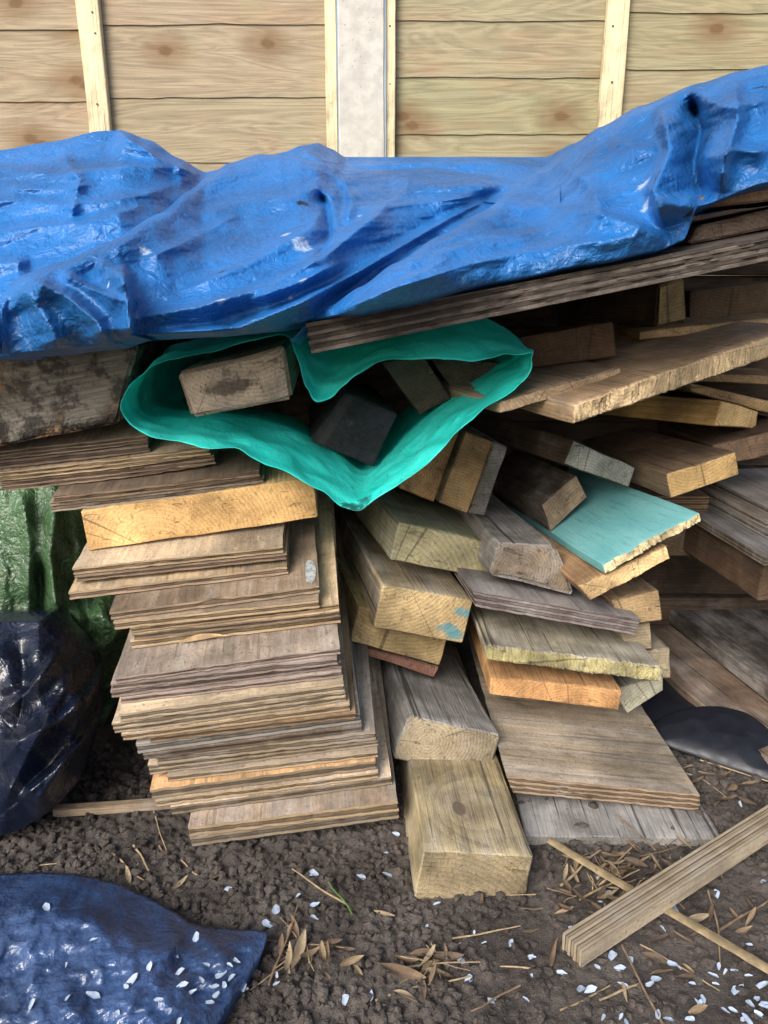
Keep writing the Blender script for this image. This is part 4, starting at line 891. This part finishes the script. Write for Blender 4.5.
# ------------------------------------------------------------------ turquoise bag
def bag():
    RIM = [(122, 407, 1.0), (128, 388, 1.0), (146, 372, .99), (176, 358, .985), (230, 345, .98), (282, 334, .985), (296, 350, .985), (308, 384, .98), (317, 403, .98), (331, 399, .98), (345, 383, .985), (358, 371, .99), (390, 359, 1.0), (430, 356, 1.0), (474, 358, 1.0), (515, 355, 1.01), (532, 352, 1.02),
           (533, 359, 1.02), (528, 374, 1.015), (490, 405, 1.0), (460, 430, .99), (430, 457, .98), (405, 481, .97), (370, 503, .965), (353, 507, .965), (317, 490, .97), (270, 461, .975), (225, 448, .98), (185, 441, .985), (150, 435, .99), (130, 424, 1.0)]
    BACK = [(150, 398), (152, 380), (160, 360), (176, 344), (230, 333), (284, 322), (300, 328), (315, 338), (335, 342), (350, 336), (370, 330), (400, 322), (430, 312), (450, 308), (474, 312), (505, 328), (522, 345),
            (512, 356), (498, 366), (470, 385), (446, 402), (424, 420), (402, 440), (378, 462), (362, 470), (335, 452), (285, 425), (240, 415), (200, 410), (172, 410), (155, 404)]
    def cat_(arr, tt):
        n = len(arr); f = tt * n; i = int(f) % n; k = f - int(f)
        p0, p1, p2, p3 = (Vector(arr[(i + d) % n] + ((0,) if len(arr[0]) == 2 else ())) for d in (-1, 0, 1, 2))
        return .5 * ((2 * p1) + (p2 - p0) * k + (2 * p0 - 5 * p1 + 4 * p2 - p3) * k * k + (3 * p1 - p0 - 3 * p2 + p3) * k ** 3)
    n = 300; rows = 44; V = []; Fs = []
    for r in range(rows + 1):
        v = r / rows
        for i in range(n):
            a = cat_(RIM, i / n); b = cat_(BACK, i / n)
            if v < .7:
                q = v / .7; px = lerp(a.x, b.x, q); py = lerp(a.y, b.y, q); Y = a.z + .17 * q
            else:
                q = (v - .7) / .3; px = lerp(b.x, lerp(b.x, 330, .25), q); py = lerp(b.y, lerp(b.y, 390, .25), q); Y = a.z + .17 + .3 * q
            Y += .12; p = at(px, py, Y)
            c = .8 * crumple(p, 33, 1.0) * min(1, v * 4 + .2)
            d = ray(px, py); wob = (1 - v) * .008
            V.append(CAM + d * ((Y - c) / d.y) + wob * noise.noise_vector(Vector((p.x * 22, p.y * 22, p.z * 22))) + .0012 * noise.noise_vector(p * 60))
    for r in range(rows):
        for i in range(n):
            j = (i + 1) % n; Fs.append((r * n + i, r * n + j, (r + 1) * n + j, (r + 1) * n + i))
    t = NT('turquoise_plastic'); c = t.coord()
    a = t.noise(c, 12, 4, .6, .6); b = t.noise(c, 55, 5, .75); w1 = t.noise(c, 35, 5, .6, 1.4)
    col = t.mix(t.ramp(a, .3, .7), (.03, .76, .69), (.07, .88, .80))
    col = t.mix(t.ramp(b, .62, .70, 0, .75), col, (.012, .03, .03))
    tip = t.math('ADD', t.vmath('DISTANCE', c, tuple(at(356, 500, 1.085))), t.math('MULTIPLY_ADD', t.noise(c, 80, 5, .75), .09, -.045))
    col = t.mix(t.ramp(tip, .012, .028, .85, 0), col, (.02, .03, .03))
    t.done(col, .42, .45, t.bump(t.math('ADD', w1, t.math('MULTIPLY', t.math('ABSOLUTE', t.math('MULTIPLY_ADD', t.noise(c, 60, 2, .5, 1.0), 2.0, -1.0)), -.6)), .3, .006))
    tr = t.add('ShaderNodeBsdfTranslucent'); t.set(tr.inputs[0], (.03, .8, .7))
    mx = t.add('ShaderNodeMixShader'); mx.inputs[0].default_value = .3
    t.t.links.new(t.b.outputs[0], mx.inputs[1]); t.t.links.new(tr.outputs[0], mx.inputs[2]); t.t.links.new(mx.outputs[0], t.out.inputs[0])
    o = link('rubble_sack', V, Fs, [t.m], smooth=180)
    sm = o.modifiers.new('thickness', 'SOLIDIFY'); sm.thickness = .0005
    tag(o, 'turquoise plastic sack lying open on its side, full of old timber ends', 'sack')
bag()
# ------------------------------------------------------------------ black plastic, right
def black_plastic():
    m = plastic('black_plastic', (.012, .014, .02), .7, (.05, .06, .08), .4, .42, .4, .03, sheen=.4)
    # curled lip lying on the soil: an arc swept along a line
    a = atz(646, 742, .015); b = atz(800, 792, .012)
    d = (b - a); l = d.normalized(); back = Vector((-l.y, l.x, 0)).normalized()
    V = []; Fs = []; n = 60; k = 40
    for i in range(n + 1):
        q = i / n; hh = .05 * math.sin(math.pi * min(1, q * .95 + .03)) ** .7 * (1 if q < .5 else 1)
        rr = .02 + .06 * math.sin(math.pi * min(1, q * .9 + .08))
        for j in range(k + 1):
            g = j / k * 1.15 * math.pi * .5
            p = a + d * q + back * (rr * 1.5 * (1 - math.cos(g))) + Vector((0, 0, hh * .85 * math.sin(g)))
            p += Vector((0, 0, .006 * noise.noise(p * 9) + .002 * ridge(p, 22, 3)))
            V.append(p)
    for i in range(n):
        for j in range(k): Fs.append((i * (k + 1) + j, (i + 1) * (k + 1) + j, (i + 1) * (k + 1) + j + 1, i * (k + 1) + j + 1))
    o = link('black_sheet', V, Fs, [m], smooth=180); sm = o.modifiers.new('thickness', 'SOLIDIFY'); sm.thickness = .003
    tag(o, 'curled piece of shiny black plastic on the soil beside the brown plywood', 'plastic sheet')
    # flat black sheet behind, added in place of the recess's shade
    V = []; Fs = []; n = 40
    c = [atz(610, 735, .02), atz(715, 738, .02), atz(700, 690, .02), atz(630, 672, .02)]
    for i in range(n + 1):
        for j in range(n + 1):
            u, v = i / n, j / n; p = c[0].lerp(c[1], u).lerp(c[3].lerp(c[2], u), v); p.z += .006 * ridge(p, 9, 4) + .05 * v * v * 0
            V.append(p)
    for i in range(n):
        for j in range(n): Fs.append((i * (n + 1) + j, (i + 1) * (n + 1) + j, (i + 1) * (n + 1) + j + 1, i * (n + 1) + j + 1))
    o = link('black_sheet', V, Fs, [m], smooth=180)
    tag(o, 'flat dark plastic sheet in the hollow between the grey green block and the flaking board', 'plastic sheet')
black_plastic()
# ================================================================== LITTER
rnd = random.Random(21)
t = NT('petal'); c = t.coord(); a = t.noise(c, 120, 3)
PET = t.done(t.mix(t.ramp(a, .4, .7), (.44, .52, .63), (.28, .35, .46)), .55, .4)
def petal_mesh(k):
    r = random.Random(k); V = [Vector((0, 0, .0004))]; n = 12; L = r.uniform(.0065, .010); Wd = L * r.uniform(.28, .5)
    for i in range(n):
        g = 2 * math.pi * i / n; x = math.cos(g) * L * (1 + .15 * r.uniform(-1, 1)); y = math.sin(g) * Wd * (1 + .15 * r.uniform(-1, 1)) * (1 - .3 * math.cos(g))
        V.append(Vector((x, y, .0004 + (y / Wd) ** 2 * .0012 + (x / L) ** 2 * .0014 * r.uniform(-.3, 1))))
    return V, [(0, 1 + i, 1 + (i + 1) % n) for i in range(n)]
PM = [petal_mesh(k) for k in range(6)]
first = {}
def petal(px, py, group, label, z=None):
    k = rnd.randrange(6)
    p0 = atz(px, py, .01)
    if z is None: zz = gz(p0.x, p0.y) + .004
    else: zz = z
    p = atz(px, py, zz)
    if k not in first: o = link('petal', *PM[k], [PET], smooth=180); first[k] = o
    else: o = first[k].copy(); COL.objects.link(o)
    o.location = p; o.rotation_euler = (rnd.uniform(-.3, .3), rnd.uniform(-.3, .3), rnd.uniform(0, 6.28)); s_ = rnd.uniform(.55, 1.15); o.scale = (s_, s_, s_)
    tag(o, label, 'petal', group); return o
from mathutils.bvhtree import BVHTree
def bvh(o):
    me = o.data; return BVHTree.FromPolygons([o.matrix_world @ v.co for v in me.vertices], [tuple(p.vertices) for p in me.polygons])
SB = bvh(gsheet)
for (px, py) in [(48, 908), (66, 965), (66, 998), (95, 996), (126, 987), (131, 980), (177, 957), (178, 973), (181, 985), (202, 980), (192, 993), (212, 987), (216, 995), (225, 985), (233, 978), (234, 961), (228, 965), (243, 990), (198, 937), (148, 968), (160, 1000), (205, 965), (220, 975), (140, 1012), (30, 1005), (95, 940), (210, 1003), (118, 1013), (178, 1022), (168, 1012), (243, 988)]:
    px += rnd.uniform(-2, 2)
    hit = SB.ray_cast(CAM, ray(px, py))
    if hit[0] is None: continue
    petal(px, py, 'petals on the blue plastic sheet', 'small white petal lying on the dusty blue plastic sheet', hit[0].z + .002)
SOILP = [(313, 874), (361, 877), (387, 875), (276, 910), (268, 925), (277, 975), (276, 984), (315, 905), (314, 918), (396, 834), (386, 853), (485, 926), (484, 943), (463, 962), (532, 957), (494, 1002), (468, 978), (471, 980), (84, 810), (97, 837), (230, 890), (371, 996), (345, 1000),
  (585, 862), (619, 880), (600, 902), (609, 895), (608, 912), (572, 928), (577, 929), (675, 865), (740, 804), (763, 882), (531, 957), (562, 973), (590, 990), (603, 1018), (621, 1017), (618, 971), (597, 967), (672, 964), (678, 967), (703, 1000), (716, 984), (735, 991), (740, 989), (733, 1010), (747, 1020), (757, 999), (765, 1006), (725, 1011), (763, 985), (700, 1003), (620, 968), (725, 972), (612, 956), (645, 888), (760, 1015), (750, 1004), (690, 1019), (626, 1022), (655, 855)]
for i in range(12): SOILP.append((rnd.gauss(690, 60), rnd.gauss(995, 18)))
for i in range(22): SOILP.append((rnd.uniform(280, 760), rnd.uniform(870, 1018)))
for (px, py) in [q for q in SOILP if q[0] < 790]: petal(px, py, 'petals scattered on the soil', 'small white petal fallen on the bare soil in front of the woodpile')
# dry leaves
LC = [(.16, .11, .07), (.24, .175, .105), (.10, .07, .048), (.30, .235, .15)]
def leaf_mesh(k):
    r = random.Random(k + 40); n = 9; L = r.uniform(.012, .028); W = L * r.uniform(.14, .34); cur = r.uniform(.1, 1.1); twm = r.uniform(-1.8, 1.8); V = []; Fs = []
    for i in range(n + 1):
        q = i / n; wd = W * math.sin(math.pi * min(1, q * .93 + .05)) ** .8; z = cur * L * (q - .5) ** 2 * 1.6
        tw = (q - .5) * twm
        for s_ in (-1, -.5, 0, .5, 1): V.append((q * L * 2 - L, s_ * wd, z + abs(s_) * wd * .75 + s_ * wd * tw))
    for i in range(n):
        for j in range(4): Fs.append((i * 5 + j, i * 5 + j + 1, (i + 1) * 5 + j + 1, (i + 1) * 5 + j))
    return V, Fs
LM = [leaf_mesh(k) for k in range(8)]; lf = {}
def leaf(px, py, group, label, yaw=None, tilt=0.0, lift=0.0, sc=1.0):
    k = rnd.randrange(8); ci = rnd.randrange(4)
    px += rnd.uniform(-13, 13); py += rnd.uniform(-9, 9); p0 = atz(px, py, .01); zz = gz(p0.x, p0.y) + .004 + lift; p = atz(px, py, zz)
    key = (k, ci)
    if key not in lf: lf[key] = link('dry_leaf', *LM[k], [straw(LC[ci])], smooth=180); o = lf[key]
    else: o = lf[key].copy(); COL.objects.link(o)
    o.location = p; o.rotation_euler = (rnd.uniform(-.7, .7), tilt + rnd.uniform(-.4, .4), rnd.uniform(0, 6.28) if yaw is None else yaw + rnd.uniform(-.6, .6)); o.scale = (sc,) * 3
    tag(o, label, 'dry leaf', group)
G1 = ('dry leaves in the left tuft', 'curled dry brown leaf in the tuft right of the blue sheet')
for (px, py, yw, tl) in [(296, 925, 1.3, -.4), (290, 940, 1.2, -.6), (302, 930, 1.6, -.5), (288, 975, 1.5, .1), (310, 950, 1.8, -.3), (322, 962, 1.5, .1), (334, 975, 1.7, 0), (350, 958, -.2, 0), (340, 945, .1, 0), (345, 968, -.6, 0), (305, 958, .7, 0), (318, 948, 2.2, -.2), (292, 958, 1.1, 0), (330, 950, .4, -.2)]: leaf(px, py, *G1, yaw=yw, tilt=tl, lift=.006, sc=rnd.uniform(.6, 1.25))
G2 = ('dry leaves in the middle tuft', 'curled dry brown leaf in the tuft in front of the knotted post')
for (px, py, yw, tl) in [(428, 945, 1.8, -.6), (440, 942, 1.5, -.7), (434, 955, 1.2, -.3), (408, 978, .4, 0), (420, 972, .7, 0), (432, 985, 1.4, .1), (445, 965, .3, 0), (452, 955, .5, -.2), (415, 950, -.3, 0), (400, 952, -.2, 0), (425, 992, 1.8, 0), (412, 990, 2.4, 0), (445, 975, 2.0, 0), (438, 968, 1.0, -.4)]: leaf(px, py, *G2, yaw=yw, tilt=tl, lift=.006, sc=rnd.uniform(.6, 1.2))
G3 = ('dry leaves between the knotted post and the crossed sticks', 'dry brown leaf in the litter between the knotted post and the crossed sticks')
for i in range(75):
    px = rnd.gauss(610, 45); py = rnd.gauss(875, 20)
    if not (540 < px < 730 and 850 < py < 925): continue
    leaf(px, py, *G3, lift=rnd.uniform(0, .014), sc=rnd.uniform(.6, 1.0))
G4 = ('dry leaves on the soil at the right edge', 'pale dry leaf lying on the soil near the black plastic')
for (px, py) in [(715, 775), (728, 782), (700, 772), (745, 788), (738, 779), (705, 790), (755, 797), (720, 795), (690, 765), (735, 800), (712, 783), (750, 805), (722, 768), (690, 780)]: leaf(px, py, *G4, yaw=rnd.uniform(-.6, .4), sc=.9, lift=.006)
G5 = ('dry leaves scattered over open soil', 'single dry leaf lying on open soil in front of the woodpile')
for (px, py) in [(150, 893), (176, 875), (136, 873), (613, 1000), (640, 1018), (470, 905), (690, 985), (705, 1003), (730, 920), (742, 935), (690, 935), (664, 935), (660, 970), (680, 975), (650, 960), (700, 940), (520, 930), (545, 945), (555, 905), (120, 870), (210, 880), (385, 915), (748, 910), (760, 925)]: leaf(px, py, *G5, sc=rnd.uniform(.7, 1.0))
# twigs and straws
def twig(px0, py0, z0, px1, py1, z1, r, col, group, label, bend=.0018):
    a = atz(px0, py0, 0.0); b = atz(px1, py1, 0.0)
    a = atz(px0, py0, gz(a.x, a.y) + z0); b = atz(px1, py1, gz(b.x, b.y) + z1)
    stick_mesh('twig', label, 'twig', a, b, r, col, group, rnd.random() * 50, bend, 1.0, .6)
TW = ('twigs and straws on the soil', 'thin dry straw lying on the soil in front of the woodpile')
SC = [(.30, .22, .13), (.36, .27, .16), (.2, .14, .09)]
for (a, b, c_, d, z) in [(345, 905, 293, 868, .02), (270, 985, 300, 905, .01), (616, 815, 655, 850, .03), (655, 822, 600, 880, .012), (663, 1024, 622, 945, .008), (709, 890, 722, 965, .005), (540, 970, 500, 965, .004), (590, 870, 690, 842, .006), (380, 970, 480, 960, .006), (450, 940, 520, 925, .006), (640, 945, 720, 990, .004), (700, 760, 768, 782, .012), (690, 770, 730, 800, .008), (640, 985, 600, 1000, .005), (205, 880, 180, 860, .004), (110, 855, 145, 880, .004), (135, 845, 150, 870, .01), (150, 800, 165, 850, .01), (160, 845, 180, 870, .004), (30, 868, 60, 862, .004), (520, 985, 470, 1010, .004), (560, 1010, 610, 985, .004), (300, 955, 250, 990, .004), (720, 930, 768, 900, .006), (580, 900, 640, 870, .012), (560, 885, 600, 850, .012), (650, 880, 700, 860, .01), (375, 1000, 470, 975, .004)]:
    twig(a, b, z * .4, c_, d, z, .0011 + .0011 * rnd.random(), SC[rnd.randrange(3)], *TW)
G6 = ('fine straws in the litter', 'fine dry straw tangled in the leaf litter beside the crossed sticks')
for i in range(46):
    px = rnd.gauss(620, 55); py = rnd.gauss(878, 24)
    if not (535 < px < 760 and 848 < py < 940): continue
    g = rnd.uniform(0, 6.28); L = rnd.uniform(12, 38)
    twig(px, py, rnd.uniform(.001, .01), px + L * math.cos(g), py + .6 * L * math.sin(g), rnd.uniform(.002, .018), rnd.uniform(.0006, .0013), SC[rnd.randrange(3)], *G6)
G7 = ('stems in the two leaf tufts', 'dry stem in one of the two leaf tufts in the foreground')
for (cx, cy) in [(305, 945), (435, 962)]:
    for i in range(12):
        g = rnd.uniform(0, 6.28); L = rnd.uniform(20, 50); twig(cx, cy, .004, cx + L * math.cos(g), cy + .7 * L * math.sin(g), rnd.uniform(.002, .016), rnd.uniform(.0008, .0015), SC[rnd.randrange(3)], *G7)
# green blade
twig(352, 915, .002, 329, 881, .02, .0014, (.08, .17, .03), None, 'bright green blade of grass sprouting from the soil in front of the left stack', .002)
# ================================================================== LIGHT, WORLD, CAMERA
w = bpy.data.worlds.new('World'); S.world = w; w.use_nodes = True
bgn = w.node_tree.nodes['Background']; sky = w.node_tree.nodes.new('ShaderNodeTexSky'); sky.sky_type = 'NISHITA'; sky.sun_disc = False
EL, AZ = 37, -150     # sun over the camera's left shoulder; azimuth measured from +Y towards +X
sky.sun_elevation = R(EL); sky.sun_rotation = R(AZ); sky.air_density = 1.0; sky.dust_density = 4.0; sky.ozone_density = 1.0
w.node_tree.links.new(sky.outputs[0], bgn.inputs[0]); bgn.inputs[1].default_value = .12
sd_ = bpy.data.lights.new('sun', 'SUN'); sd_.energy = 2.1; sd_.angle = R(35); sd_.color = (1, .985, .955)
so_ = bpy.data.objects.new('sun', sd_); COL.objects.link(so_)
dirv = heading(AZ, EL); so_.rotation_euler = dirv.to_track_quat('Z', 'Y').to_euler()
cd = bpy.data.cameras.new('camera'); co = bpy.data.objects.new('camera', cd); COL.objects.link(co)
co.location = CAM; co.rotation_euler = (R(90) - P, 0, 0)
cd.sensor_fit = 'VERTICAL'; cd.sensor_height = 24; cd.lens = 24 * F / 1024; cd.clip_start = .01; cd.clip_end = 500
S.camera = co
S.view_settings.view_transform = 'Standard'; S.view_settings.look = 'None'; S.view_settings.exposure = .78; S.view_settings.gamma = 1
S.cycles.use_denoising = True
try: S.cycles.denoiser = 'OPENIMAGEDENOISE'
except Exception: pass
for e in exec_report: print(*e)
